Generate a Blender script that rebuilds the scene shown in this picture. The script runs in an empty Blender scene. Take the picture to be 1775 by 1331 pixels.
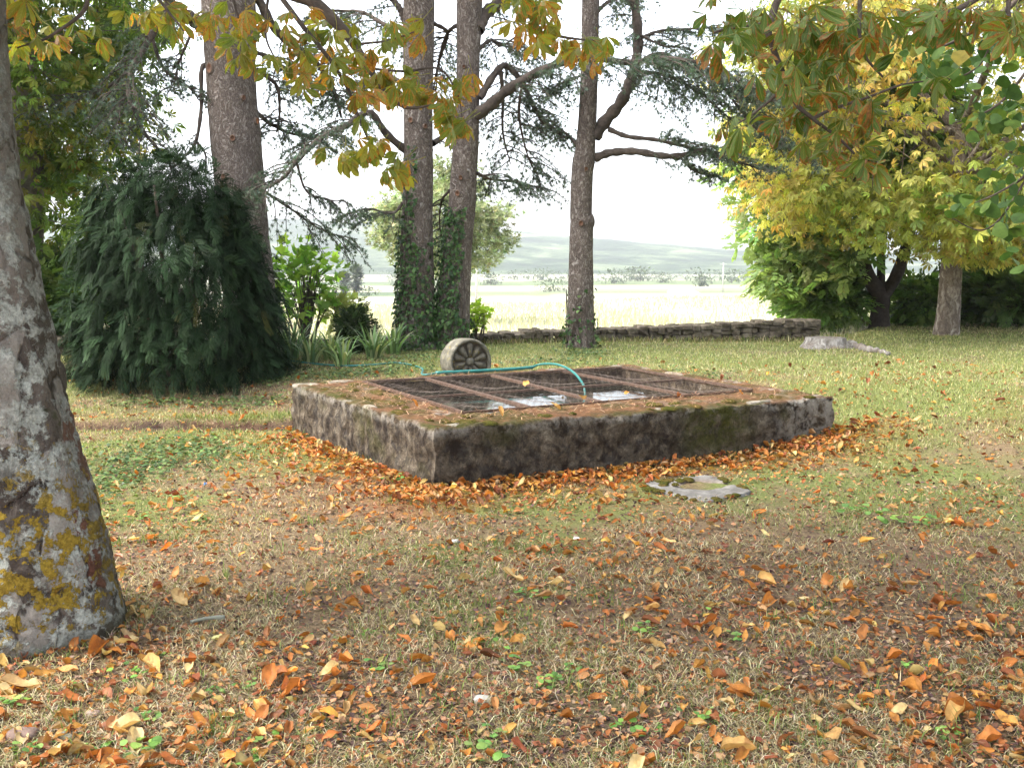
import bpy, math
import numpy as np
from mathutils import Vector, Matrix

# ------------------------------------------------------------------ camera, world, sun, exposure
scene = bpy.context.scene
COL = scene.collection
FPX = 1750.0                      # focal length in photo pixels (photo is 1775 wide)
PITCH = math.radians(7.0)
EYE = np.array([0.0, 0.0, 1.6])
cam_d = bpy.data.cameras.new('camera')
cam = bpy.data.objects.new('camera', cam_d)
COL.objects.link(cam)
cam.location = EYE
cam.rotation_euler = (math.pi / 2 - PITCH, 0, 0)
cam_d.sensor_width = 36.0
cam_d.lens = 36.0 * FPX / 1775.0
cam_d.clip_start = 0.05
cam_d.clip_end = 20000
scene.camera = cam

SUN_EL = math.radians(52)
SUN_AZ = math.radians(-96)        # clockwise from +Y: the sun stands ahead and to the left
world = bpy.data.worlds.new('World')
scene.world = world
world.use_nodes = True
wt = world.node_tree
wt.nodes.clear()
sky = wt.nodes.new('ShaderNodeTexSky')
sky.sky_type = 'NISHITA'
sky.sun_disc = False
sky.sun_elevation = SUN_EL
sky.sun_rotation = SUN_AZ
sky.air_density = 1.0
sky.dust_density = 4.0
sky.ozone_density = 1.0
hs = wt.nodes.new('ShaderNodeHueSaturation')
hs.inputs['Saturation'].default_value = 0.42     # thin high cloud: whiter than a clear sky
wb = wt.nodes.new('ShaderNodeBackground')
wb.inputs['Strength'].default_value = 0.15
wo = wt.nodes.new('ShaderNodeOutputWorld')
wt.links.new(sky.outputs[0], hs.inputs['Color'])
wt.links.new(hs.outputs[0], wb.inputs['Color'])
wt.links.new(wb.outputs[0], wo.inputs['Surface'])

sun_d = bpy.data.lights.new('sun', 'SUN')
sun_d.energy = 1.0
sun_d.angle = math.radians(25)
sun_d.color = (1.0, 0.95, 0.86)
sun = bpy.data.objects.new('sun', sun_d)
COL.objects.link(sun)
sdir = Vector((math.sin(SUN_AZ) * math.cos(SUN_EL), math.cos(SUN_AZ) * math.cos(SUN_EL), math.sin(SUN_EL)))
sun.rotation_euler = sdir.to_track_quat('Z', 'Y').to_euler()
sun.location = (0, 0, 40)

scene.view_settings.view_transform = 'Standard'
scene.view_settings.look = 'None'
scene.view_settings.gamma = 1.0
scene.view_settings.exposure = 2.45
scene.view_settings.use_curve_mapping = False
scene.render.engine = 'CYCLES'
scene.cycles.max_bounces = 5
scene.cycles.diffuse_bounces = 3
scene.cycles.transparent_max_bounces = 5
scene.cycles.diffuse_bounces = 3
scene.cycles.volume_bounces = 0

# ------------------------------------------------------------------ numeric helpers
rng = np.random.default_rng(11)
def U(a, b, n=None): return rng.uniform(a, b, n)

def ray(px, py):
    xc = (px - 887.5) / FPX; yc = (665.5 - py) / FPX
    return np.array([xc, math.cos(PITCH) + math.sin(PITCH) * yc, -math.sin(PITCH) + math.cos(PITCH) * yc])
def at(px, py, Y):
    d = ray(px, py); return EYE + d * (Y / d[1])
def onz(px, py, z):
    d = ray(px, py); return EYE + d * ((z - EYE[2]) / d[2])

def _h(i, j, k, s):
    n = (i.astype(np.int64) * 374761393 + j.astype(np.int64) * 668265263 + k.astype(np.int64) * 2147483647 + s * 974634777) & 0xffffffff
    n = ((n ^ (n >> 13)) * 1274126177) & 0xffffffff
    n = ((n ^ (n >> 16)) * 2246822519) & 0xffffffff
    return ((n ^ (n >> 15)) & 0xffffff) / float(0xffffff)
def vn(P, s=0):
    P = np.asarray(P, float); I = np.floor(P).astype(np.int64); f = P - I; f = f * f * (3 - 2 * f)
    r = 0
    for a in (0, 1):
        for b in (0, 1):
            for c in (0, 1):
                w = (f[..., 0] if a else 1 - f[..., 0]) * (f[..., 1] if b else 1 - f[..., 1]) * (f[..., 2] if c else 1 - f[..., 2])
                r = r + w * _h(I[..., 0] + a, I[..., 1] + b, I[..., 2] + c, s)
    return r
def fbm(P, o=4, s=0):
    P = np.asarray(P, float); a = .5; t = 0; n = 0
    for q in range(o):
        t = t + a * vn(P * 2 ** q + q * 17.3, s + q); n += a; a *= .5
    return t / n
def xy0(x, y, f): 
    x, y = np.broadcast_arrays(np.asarray(x, float), np.asarray(y, float))
    return np.stack([x * f, y * f, np.zeros_like(x)], -1)
def smooth(a, b, x):
    t = np.clip((np.asarray(x, float) - a) / (b - a), 0, 1); return t * t * (3 - 2 * t)
def nrm(v): 
    v = np.asarray(v, float); return v / np.maximum(np.linalg.norm(v, axis=-1, keepdims=True), 1e-9)
def spline(pts, m):
    p = np.asarray(pts, float); p = np.vstack([2 * p[0] - p[1], p, 2 * p[-1] - p[-2]])
    n = len(p) - 3; t = np.linspace(0, n, m); i = np.minimum(t.astype(int), n - 1); f = (t - i)[:, None]
    a, b, c, d = p[i], p[i + 1], p[i + 2], p[i + 3]
    return .5 * (2 * b + (c - a) * f + (2 * a - 5 * b + 4 * c - d) * f ** 2 + (3 * b - a - 3 * c + d) * f ** 3)
def lerp1(t, xs, ys): return np.interp(t, xs, ys)

class MB:
    """collects vertices, faces and vertex colours; build() links them as ONE mesh object"""
    def __init__(s): s.v = []; s.f = []; s.c = []; s.n = 0
    def add(s, V, Fs, col=(1, 1, 1)):
        V = np.asarray(V, float).reshape(-1, 3); k = len(V)
        c = np.asarray(col, float)
        if c.ndim == 1: c = np.tile(c, (k, 1))
        s.v.append(V); s.c.append(c)
        for f in (Fs if isinstance(Fs, (list, tuple)) else [Fs]):
            s.f.append(np.asarray(f, np.int64) + s.n)
        s.n += k
        return s
    def mesh(s, name, off=(0, 0, 0), smooth_=True):
        V = np.concatenate(s.v) - np.asarray(off, float); c = np.concatenate(s.c)
        me = bpy.data.meshes.new(name)
        loops = np.concatenate([f.ravel() for f in s.f]).astype(np.int32)
        tot = np.concatenate([np.full(len(f), f.shape[1], np.int32) for f in s.f])
        st = np.concatenate([[0], np.cumsum(tot)[:-1]]).astype(np.int32)
        me.vertices.add(len(V)); me.vertices.foreach_set('co', V.astype(np.float32).ravel())
        me.loops.add(len(loops)); me.loops.foreach_set('vertex_index', loops)
        me.polygons.add(len(tot)); me.polygons.foreach_set('loop_start', st); me.polygons.foreach_set('loop_total', tot)
        me.polygons.foreach_set('use_smooth', np.full(len(tot), smooth_))
        a = me.color_attributes.new('Col', 'FLOAT_COLOR', 'POINT')
        a.data.foreach_set('color', np.c_[c, np.ones(len(c))].astype(np.float32).ravel())
        me.update(calc_edges=True)
        return me
    def build(s, name, mat, parent=None, smooth_=True, kind=None):
        off = WL.get(parent.name, (0, 0, 0)) if parent else (0, 0, 0)
        me = s.mesh(name, off, smooth_); me.materials.append(mat)
        o = bpy.data.objects.new(name, me); COL.objects.link(o)
        if parent: o.parent = parent; WL[o.name] = off
        if kind: o['kind'] = kind
        return o
WL = {}
def link(name, me, parent=None):
    o = bpy.data.objects.new(name, me); COL.objects.link(o)
    if parent: o.parent = parent
    return o
def thing(name, label, cat, loc, group=None):
    o = bpy.data.objects.new(name, None); COL.objects.link(o); o.location = loc; o.empty_display_size = .2
    WL[o.name] = tuple(loc); tag(o, label, cat, group); return o
def tag(o, label, cat, group=None):
    o['label'] = label; o['category'] = cat
    if group: o['group'] = group
    return o

def tube(P, R, n=8, cap=False):
    P = np.asarray(P, float); m = len(P); R = np.broadcast_to(np.asarray(R, float), (m,))
    T = nrm(np.gradient(P, axis=0))
    ref = np.array([0, 0, 1.]) if abs(T[0][2]) < .8 else np.array([1., 0, 0])
    N = np.zeros((m, 3)); a = ref - T[0] * (ref @ T[0]); N[0] = a / np.linalg.norm(a)
    for i in range(1, m):
        a = N[i - 1] - T[i] * (N[i - 1] @ T[i]); N[i] = a / max(np.linalg.norm(a), 1e-9)
    B = np.cross(T, N); th = np.linspace(0, 2 * np.pi, n, endpoint=False)
    V = P[:, None] + R[:, None, None] * (np.cos(th)[None, :, None] * N[:, None] + np.sin(th)[None, :, None] * B[:, None])
    i = np.arange(m - 1)[:, None] * n; j = np.arange(n)[None]; k = (j + 1) % n
    Q = np.stack([i + j, i + k, i + n + k, i + n + j], -1).reshape(-1, 4)
    V = V.reshape(-1, 3); Fs = [Q]
    if cap:
        V = np.vstack([V, P[-1], P[0]]); jj = np.arange(n)
        Fs.append(np.stack([(m - 1) * n + jj, (m - 1) * n + (jj + 1) % n, np.full(n, m * n)], -1))
        Fs.append(np.stack([(jj + 1) % n, jj, np.full(n, m * n + 1)], -1))
    return V, Fs
def box(c, s, R=None):
    V = np.array([[x, y, z] for x in (-.5, .5) for y in (-.5, .5) for z in (-.5, .5)]) * np.asarray(s, float)
    if R is not None: V = V @ np.asarray(R).T
    return V + np.asarray(c, float), [np.array([[0, 1, 3, 2], [4, 6, 7, 5], [0, 4, 5, 1], [2, 3, 7, 6], [0, 2, 6, 4], [1, 5, 7, 3]])]
def grid_faces(a, b):
    i = np.arange(a - 1)[:, None] * b; j = np.arange(b - 1)[None]
    return np.stack([i + j, i + j + 1, i + b + j + 1, i + b + j], -1).reshape(-1, 4)
def stamp(mb, tV, tF, R, T, S, col, tc=None):
    """copy a template mesh to many frames R (m,3,3), places T, sizes S, colours col (m,3)"""
    m = len(T); n = len(tV)
    if m == 0: return
    S = np.broadcast_to(np.asarray(S, float), (m,))
    V = np.einsum('mij,nj->mni', R, tV) * S[:, None, None] + np.asarray(T)[:, None]
    Fs = [(f[None] + (np.arange(m) * n)[:, None, None]).reshape(-1, f.shape[1]) for f in tF]
    c = np.broadcast_to(np.asarray(col, float), (m, 3))[:, None] * (np.ones((n, 1)) if tc is None else tc.reshape(n, -1))[None]
    mb.add(V.reshape(-1, 3), Fs, c.reshape(-1, 3))
def frames(fwd, up=None, roll=None):
    """orthonormal frames whose +Y is fwd and whose +Z is near up"""
    f = nrm(fwd); m = len(f)
    u = np.tile([0, 0, 1.], (m, 1)) if up is None else np.asarray(up, float)
    x = np.cross(f, u); bad = np.linalg.norm(x, axis=1) < 1e-4; x[bad] = [1, 0, 0]; x = nrm(x); z = np.cross(x, f)
    if roll is not None:
        c, s = np.cos(roll)[:, None], np.sin(roll)[:, None]; x, z = x * c + z * s, z * c - x * s
    return np.stack([x, f, z], -1)
def rdir(n, zlo=-1, zhi=1):
    z = U(zlo, zhi, n); a = U(0, 2 * np.pi, n); r = np.sqrt(np.maximum(0, 1 - z * z))
    return np.stack([r * np.cos(a), r * np.sin(a), z], -1)
def pal(cols, n, w=None, jit=.18):
    cols = np.array(cols, float); i = rng.choice(len(cols), n, p=None if w is None else np.array(w, float) / sum(w))
    return cols[i] * np.exp(rng.normal(0, jit, (n, 1))) * np.exp(rng.normal(0, jit * .35, (n, 3)))

# ------------------------------------------------------------------ material helpers
class NT:
    def __init__(s, name):
        s.m = bpy.data.materials.new(name); s.m.use_nodes = True; s.t = s.m.node_tree; s.t.nodes.clear()
        s.out = s.t.nodes.new('ShaderNodeOutputMaterial')
    def n(s, typ, ins=None, **kw):
        d = s.t.nodes.new(typ)
        for k, v in kw.items(): setattr(d, k, v)
        for k, v in (ins or {}).items():
            if hasattr(v, 'is_linked') or isinstance(v, bpy.types.NodeSocket): s.t.links.new(v, d.inputs[k])
            else: d.inputs[k].default_value = v
        return d
    def attr(s, name='Col'): return s.n('ShaderNodeAttribute', attribute_name=name).outputs['Color']
    def pos(s): return s.n('ShaderNodeNewGeometry').outputs['Position']
    def obj(s): return s.n('ShaderNodeTexCoord').outputs['Object']
    def map(s, v, sc, loc=(0, 0, 0)): return s.n('ShaderNodeMapping', {'Vector': v, 'Scale': sc, 'Location': loc}).outputs[0]
    def noise(s, v, sc, det=5, rough=.6, dist=0): return s.n('ShaderNodeTexNoise', {'Vector': v, 'Scale': sc, 'Detail': det, 'Roughness': rough, 'Distortion': dist}).outputs[0]
    def vor(s, v, sc, feat='F1', out='Distance'): return s.n('ShaderNodeTexVoronoi', {'Vector': v, 'Scale': sc}, feature=feat).outputs[out]
    def ramp(s, f, stops):
        d = s.n('ShaderNodeValToRGB', {'Fac': f}); e = d.color_ramp.elements
        while len(e) < len(stops): e.new(.5)
        for q, (p, c) in zip(e, stops):
            q.position = p; q.color = (*c, 1) if hasattr(c, '__len__') else (c, c, c, 1)
        return d.outputs[0]
    def mix(s, f, a, b, blend='MIX'):
        d = s.n('ShaderNodeMix', data_type='RGBA', blend_type=blend)
        for i, v in ((0, f), (6, a), (7, b)):
            if isinstance(v, bpy.types.NodeSocket): s.t.links.new(v, d.inputs[i])
            else: d.inputs[i].default_value = v if i == 0 else ((*v, 1) if len(v) == 3 else v)
        return d.outputs[2]
    def math(s, op, a, b=0): 
        d = s.n('ShaderNodeMath', operation=op)
        for i, v in ((0, a), (1, b)):
            if isinstance(v, bpy.types.NodeSocket): s.t.links.new(v, d.inputs[i])
            else: d.inputs[i].default_value = v
        return d.outputs[0]
    def sep(s, c): 
        d = s.n('ShaderNodeSeparateColor', {'Color': c}); return d.outputs
    def bump(s, h, st=.5, dist=.02): return s.n('ShaderNodeBump', {'Height': h, 'Strength': st, 'Distance': dist}).outputs[0]
    def done(s, col, rough=.8, normal=None, spec=.3, **more):
        ins = {'Base Color': col if isinstance(col, bpy.types.NodeSocket) else (*col, 1), 'Roughness': rough, 'Specular IOR Level': spec}
        ins.update(more)
        if normal is not None: ins['Normal'] = normal
        b = s.n('ShaderNodeBsdfPrincipled', ins); s.t.links.new(b.outputs[0], s.out.inputs['Surface']); return s.m
    def leaf(s, col, trans=.4, rough=.5, spec=.25, tint=(1.15, 1.2, .6)):
        b = s.n('ShaderNodeBsdfPrincipled', {'Base Color': col, 'Roughness': rough, 'Specular IOR Level': spec})
        tc = s.mix(1.0, col, tint, 'MULTIPLY')
        t = s.n('ShaderNodeBsdfTranslucent', {'Color': tc})
        x = s.n('ShaderNodeMixShader', {0: trans, 1: b.outputs[0], 2: t.outputs[0]})
        s.t.links.new(x.outputs[0], s.out.inputs['Surface']); return s.m

def mat_leaf(name, trans=.4, rough=.5, var=.5, sc=9., spec=.25, tint=(1.15, 1.2, .6)):
    m = NT(name); n = m.noise(m.pos(), sc, 3)
    c = m.mix(var, m.attr(), m.ramp(n, [(.3, .45), (.7, 1.4)]), 'MULTIPLY')
    return m.leaf(c, trans, rough, spec, tint)
LEAF = mat_leaf('foliage', .48)
NEEDLE = mat_leaf('needles', .35, .55, .4, 6., .2, (1, 1.1, .8))
YEWM = mat_leaf('yew_leaf', .25, .65, .4, 7., .06, (1, 1.15, .7))
GRASS = mat_leaf('grass_blade', .3, .6, .35, 3., .15)
def mat_plain(name, rough=.85, bumpsc=60., bst=.3, var=.6, nsc=8., spec=.2):
    m = NT(name); p = m.pos(); n = m.noise(p, nsc, 6, .65)
    c = m.mix(var, m.attr(), m.ramp(n, [(.25, .4), (.75, 1.5)]), 'MULTIPLY')
    return m.done(c, rough, m.bump(m.noise(p, bumpsc, 6), bst, .02), spec)
PLAIN = mat_plain('weathered')
DRYLEAF = None

def mat_branch(name, base):
    m = NT(name); p = m.obj(); n = m.noise(m.map(p, (1, 1, 1)), 25., 6, .7)
    c = m.mix(.8, m.ramp(m.noise(p, 5., 4), [(.3, tuple(.6 * b for b in base)), (.7, tuple(1.5 * b for b in base))]), m.ramp(n, [(.25, .5), (.75, 1.5)]), 'MULTIPLY')
    return m.done(c, .9, m.bump(n, .7, .02), .15)
def mat_ridge(name, cols, sx=38., sz=8.):
    """interlaced vertical bark ridges"""
    m = NT(name); p = m.obj(); w = m.n('ShaderNodeTexNoise', {'Vector': m.map(p, (5, 5, 5)), 'Scale': 1., 'Detail': 3}).outputs[1]
    q = m.n('ShaderNodeMix', {0: .22, 4: p, 5: w}, data_type='VECTOR').outputs[1]
    a = m.noise(m.map(q, (sx, sx, sz)), 1., 3, .55); b = m.noise(m.map(q, (sx * 2.3, sx * 2.3, sz * 2.6)), 1., 5, .7); f = m.noise(p, 90., 4, .7); big = m.noise(p, 2.2, 4)
    r = m.math('ADD', m.math('MULTIPLY', m.math('ABSOLUTE', m.math('SUBTRACT', a, .5)), 2.3), m.math('MULTIPLY', b, .62))
    c = m.ramp(r, [(.16, cols[0]), (.42, cols[1]), (.66, cols[2]), (.92, cols[3])])
    c = m.mix(.5, c, m.ramp(f, [(.25, .55), (.75, 1.45)]), 'MULTIPLY'); c = m.mix(.55, c, m.ramp(big, [(.3, .65), (.7, 1.25)]), 'MULTIPLY'); c = m.mix(1., c, m.attr(), 'MULTIPLY')
    return m.done(c, .92, m.bump(m.math('ADD', r, m.math('MULTIPLY', f, .15)), 1., .035), .12)
CEDAR = mat_ridge('cedar_bark', [(.05, .038, .031), (.16, .128, .108), (.30, .262, .228), (.46, .42, .375)])
BRANCH = mat_branch('branch_bark', (.085, .068, .056))
# ------------------------------------------------------------------ terrain
YW = np.array([(-60, 2.), (-14, 9.6), (-8, 11.9), (-5.4, 13.0), (-2.3, 14.35), (-.3, 14.9), (4.55, 15.3), (5.6, 16.4), (8.5, 22.), (14, 27.), (60, 40.)])
def yw(x): return np.interp(x, YW[:, 0], YW[:, 1])
A_ = onz(755, 742, .45); B_ = onz(1440, 687, .45)
bu = (B_ - A_); bu[2] = 0; bu /= np.linalg.norm(bu); bv = np.array([-bu[1], bu[0], 0])
BAS = np.array([A_[0], A_[1], 0.])
def bw(u, v, z): return BAS + bu * u + bv * v + np.array([0, 0, z])
OUT = np.array([(0, 0), (3.62, 0), (3.55, 2.98), (-.22, 2.95)])
INN = np.array([(.43, .50), (3.24, .56), (3.26, 2.68), (.38, 2.70)])
def buv(x, y):
    dx = np.asarray(x) - BAS[0]; dy = np.asarray(y) - BAS[1]
    return dx * bu[0] + dy * bu[1], dx * bv[0] + dy * bv[1]
DT = (np.array([-4.3, 9.55]), np.array([-1.95, 9.62]))      # little drain channel left of the basin
def seg_d(x, y, a, b):
    ab = b - a; t = np.clip(((x - a[0]) * ab[0] + (y - a[1]) * ab[1]) / (ab @ ab), 0, 1)
    return np.hypot(x - a[0] - t * ab[0], y - a[1] - t * ab[1])
def h(x, y):
    x = np.asarray(x, float); y = np.asarray(y, float)
    z = .4 * smooth(8.4, 11.6, y + .4 * np.clip(x, -3, 6))
    z = z + .035 * (fbm(xy0(x, y, .9), 3, 5) - .5) + .02 * (fbm(xy0(x, y, 5.), 3, 9) - .5)
    d = seg_d(x, y, *DT)
    z = z - .17 * np.exp(-(d / .12) ** 4) + .05 * np.exp(-((d - .26) / .14) ** 2) * (y > 9.55)
    return z
def G(px, py):
    d = ray(px, py); t = np.linspace(1., 40., 1600)
    for _ in range(2):
        p = EYE + d * t[:, None]; i = int(np.argmax(p[:, 2] <= h(p[:, 0], p[:, 1])))
        t = np.linspace(t[max(i - 1, 0)], t[i], 12)
    return EYE + d * t[-1]
def in_basin(x, y, m=0.):
    u, v = buv(x, y); return (u > -.25 * np.clip(v / 2.95, 0, 1) - m) & (u < 3.62 + m) & (v > -m) & (v < 2.97 + m)

def axis(a, b, step, lo, hi, g=1.22):
    c = list(np.arange(a, b + 1e-6, step)); s = step
    while c[-1] < hi: s *= g; c.append(c[-1] + s)
    s = step
    while c[0] > lo: s *= g; c.insert(0, c[0] - s)
    c[0] = lo; c[-1] = hi
    return np.array(c)

def greenness(x, y):
    """how green the turf is: dry and bare in front, green at the back"""
    g = .33 + .37 * smooth(5.0, 11., y + .35 * x) - .20 * smooth(6.0, 3.6, y)
    g = g + .22 * np.exp(-(((x + 2.6) / 1.6) ** 2 + ((y - 7.9) / 1.2) ** 2))
    g = g + .95 * (fbm(xy0(x, y, .75), 4, 21) - .5) + .7 * (fbm(xy0(x, y, 3.1), 3, 22) - .5)
    g = g - .5 * np.exp(-(((x + 3.0) / 1.3) ** 2 + ((y - 10.9) / .8) ** 2))
    return np.clip(g, 0, 1)
def litter(x, y):
    """density of fallen leaves"""
    u, v = buv(x, y)
    df = np.where((u > -.5) & (u < 4.4) & (v < 0), -v, 9.); dl = np.where((v > -.6) & (v < 3.1) & (u < .2), -u - .25 * np.clip(v / 2.95, 0, 1), 9.)
    s = np.exp(-(np.maximum(df, 0) / .38) ** 1.3) + .8 * np.exp(-(np.maximum(dl, 0) / .5) ** 1.3)
    g = .20 + .35 * smooth(.4, .7, fbm(xy0(x, y, 1.1), 3, 31)) 
    g = g * (1 - .75 * smooth(9, 12.5, y)) + .25 * np.exp(-(((x + 3.) / 1.6) ** 2 + ((y - 10.3) / 1.0) ** 2))
    g = g + .12 * np.exp(-((x - 4) / 1.5) ** 2 - ((y - 8.5) / 1.2) ** 2)
    return np.clip(g + 1.2 * s, 0, 2)

def mat_ground():
    m = NT('turf_soil'); p = m.pos(); r = m.sep(m.attr())
    fine = m.noise(p, 60., 6, .75); mid = m.noise(p, 9., 5, .65); big = m.noise(p, 1.3, 4)
    soil = m.ramp(fine, [(.28, (.018, .011, .010)), (.55, (.062, .038, .031)), (.8, (.15, .095, .072))])
    straw = m.ramp(fine, [(.25, (.07, .047, .028)), (.6, (.20, .145, .085)), (.85, (.38, .30, .19))])
    green = m.ramp(fine, [(.25, (.05, .065, .02)), (.55, (.135, .155, .05)), (.85, (.26, .27, .10))])
    a = m.ramp(m.math('ADD', m.math('MULTIPLY', mid, .9), m.math('MULTIPLY', r[1], .6)), [(.48, 0.), (.85, 1.)])
    c = m.mix(a, soil, straw)
    b = m.ramp(m.math('ADD', m.math('MULTIPLY', m.noise(p, 5., 5, .7), .8), m.math('SUBTRACT', r[0], .45)), [(.28, 0.), (.62, 1.)])
    c = m.mix(b, c, green)
    c = m.mix(r[2], c, m.ramp(fine, [(.3, (.10, .045, .018)), (.7, (.34, .15, .05))]))
    hgt = m.math('ADD', m.math('MULTIPLY', fine, .5), mid)
    return m.done(c, .95, m.bump(hgt, .9, .03), .1)
TURF = mat_ground()
xs = axis(-6.5, 7.5, .07, -60, 60); ts = np.concatenate([[-.5, -.2], np.linspace(.0, 1, 190)])
X = np.tile(xs[:, None], (1, len(ts))); Yt = 1.6 + ts[None] * (yw(xs)[:, None] + .12 - 1.6)
Yt[:, 0] = -40; Yt[:, 1] = -6
Z = h(X, Yt)
u_, v_ = buv(X, Yt)
Z = np.where((u_ > .12) & (u_ < 3.5) & (v_ > .12) & (v_ < 2.86), -.9, Z)      # dug out under the basin
trn = 1 - np.exp(-(seg_d(X, Yt, *DT) / .17) ** 4)
col = np.stack([greenness(X, Yt) * trn, trn * np.clip(.35 + .5 * fbm(xy0(X, Yt, 1.6), 3, 41), 0, 1), np.clip(.55 * (litter(X, Yt) - .45), 0, .55)], -1)
mb = MB(); mb.add(np.stack([X, Yt, Z], -1), grid_faces(len(xs), len(ts))[:, ::-1], col.reshape(-1, 3))
lawn = mb.build('lawn', TURF); lawn['kind'] = 'structure'

# field beyond the wall, falling away to the valley floor
def hf(x, y):
    d = y - yw(x)
    z = .22 + .14 * smooth(5., 7., x) - .030 * np.clip(d, 0, 260) - .006 * np.clip(d - 260, 0, 400)
    return z + .10 * (fbm(xy0(x, y, .35), 3, 51) - .5) * smooth(0, 3, d) + .9 * (fbm(xy0(x, y, .012), 3, 52) - .5) * smooth(20, 120, d)
def mat_field():
    m = NT('dry_field'); p = m.pos()
    big = m.noise(m.map(p, (.010, .02, 0)), 1., 3); mid = m.noise(m.map(p, (.25, .9, .5)), 1., 5, .7); fine = m.noise(p, 7., 5, .75)
    c = m.ramp(mid, [(.25, (.30, .285, .21)), (.5, (.40, .385, .30)), (.8, (.50, .48, .40))])
    c = m.mix(.5, c, m.ramp(fine, [(.25, .5), (.75, 1.4)]), 'MULTIPLY')
    w = m.n('ShaderNodeTexWave', {'Vector': m.map(p, (.12, 1., 0)), 'Scale': .28, 'Distortion': 1.5, 'Detail': 2}).outputs[0]
    c = m.mix(m.math('MULTIPLY', m.ramp(w, [(.5, 0.), (.9, 1.)]), .45), c, (.30, .30, .17))
    sx = m.n('ShaderNodeSeparateXYZ', {'Vector': p}).outputs[1]
    far = m.ramp(m.math('DIVIDE', sx, 1000.), [(.10, 0.), (.18, 1.)])
    patch = m.vor(m.map(p, (.0035, .010, 0)), 1., 'F1', 'Color')
    pc = m.ramp(m.sep(patch)[0], [(.2, (.30, .29, .20)), (.4, (.10, .13, .06)), (.6, (.34, .33, .24)), (.8, (.07, .10, .05))])
    c = m.mix(far, c, pc)
    return m.done(c, .95, m.bump(m.math('ADD', mid, fine), .7, .05), .1)
xs = axis(-14, 14, .5, -2600, 2600, 1.16); ds = np.concatenate([[-.12], np.arange(0, 12, .3), 12 * 1.11 ** np.arange(0, 56)]); ds = ds[ds < 2500]
X = np.tile(xs[:, None], (1, len(ds))); Yt = yw(xs)[:, None] + ds[None]
Z = hf(X, Yt)
mb = MB(); mb.add(np.stack([X, Yt, Z], -1), grid_faces(len(xs), len(ds))[:, ::-1])
field = mb.build('field', mat_field()); field['kind'] = 'structure'

# hills
def mat_hill():
    m = NT('wooded_hill'); p = m.pos()
    n1 = m.noise(p, .013, 6, .75); n2 = m.noise(m.map(p, (.004, .004, .012)), 1., 5, .6)
    c = m.ramp(n1, [(.3, (.003, .010, .004)), (.5, (.025, .045, .018)), (.66, (.13, .16, .08))])
    c = m.mix(m.ramp(n2, [(.60, 0.), (.65, 1.)]), c, (.36, .35, .25))
    return m.done(c, .95, m.bump(n1, 1., 8.), .05)
HILL = mat_hill()
def ridge(name, Y0, Y1, crest, seed, zbase):
    xs = np.linspace(-1900, 1900, 260); ys = np.linspace(0, 1, 60)
    px = 887.5 + xs / Y1 * FPX
    cz = 1.6 + Y1 * (450 - np.interp(px, crest[:, 0], crest[:, 1])) / FPX
    X = np.tile(xs[:, None], (1, 60)); Yy = Y0 + (Y1 - Y0) * 1.5 * ys[None] + 0 * X
    t = np.clip((Yy - Y0) / (Y1 - Y0), 0, 2)
    prof = np.where(t < 1, smooth(0, 1, t ** .9), 1 - .5 * smooth(1, 1.6, t))
    Z = zbase + (cz[:, None] - zbase) * prof + prof * (10 * (fbm(xy0(X, Yy, .006), 4, seed) - .5) + 5 * (fbm(xy0(X, Yy, .05), 2, seed + 3) - .5))
    mb = MB(); mb.add(np.stack([X, Yy, Z], -1), grid_faces(260, 60)[:, ::-1])
    o = mb.build(name, HILL); o['kind'] = 'structure'
ridge('hills', 760, 1350, np.array([(-600, 372), (300, 378), (560, 384), (690, 391), (870, 405), (1040, 416), (1200, 430), (1330, 437), (1800, 440), (2400, 430)]), 61, -11.5)
ridge('hills', 1500, 2050, np.array([(-600, 392), (900, 412), (1150, 424), (1290, 418), (1400, 412), (1800, 400), (2400, 390)]), 71, -11.)

# ------------------------------------------------------------------ haze over the valley
mb = MB(); mb.add(*box((0, 1000, 45), (5400, 2700, 190)))
hm = NT('valley_haze')
pv = hm.n('ShaderNodeVolumePrincipled', {'Color': (.93, .96, 1, 1), 'Density': 3.6e-4, 'Anisotropy': .2})
hm.t.links.new(pv.outputs[0], hm.out.inputs['Volume'])
HAZE = True
if HAZE:
    hz = mb.build('haze', hm.m); hz['kind'] = 'stuff'; hz['label'] = 'pale haze hanging over the far valley'; hz['category'] = 'haze'

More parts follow.
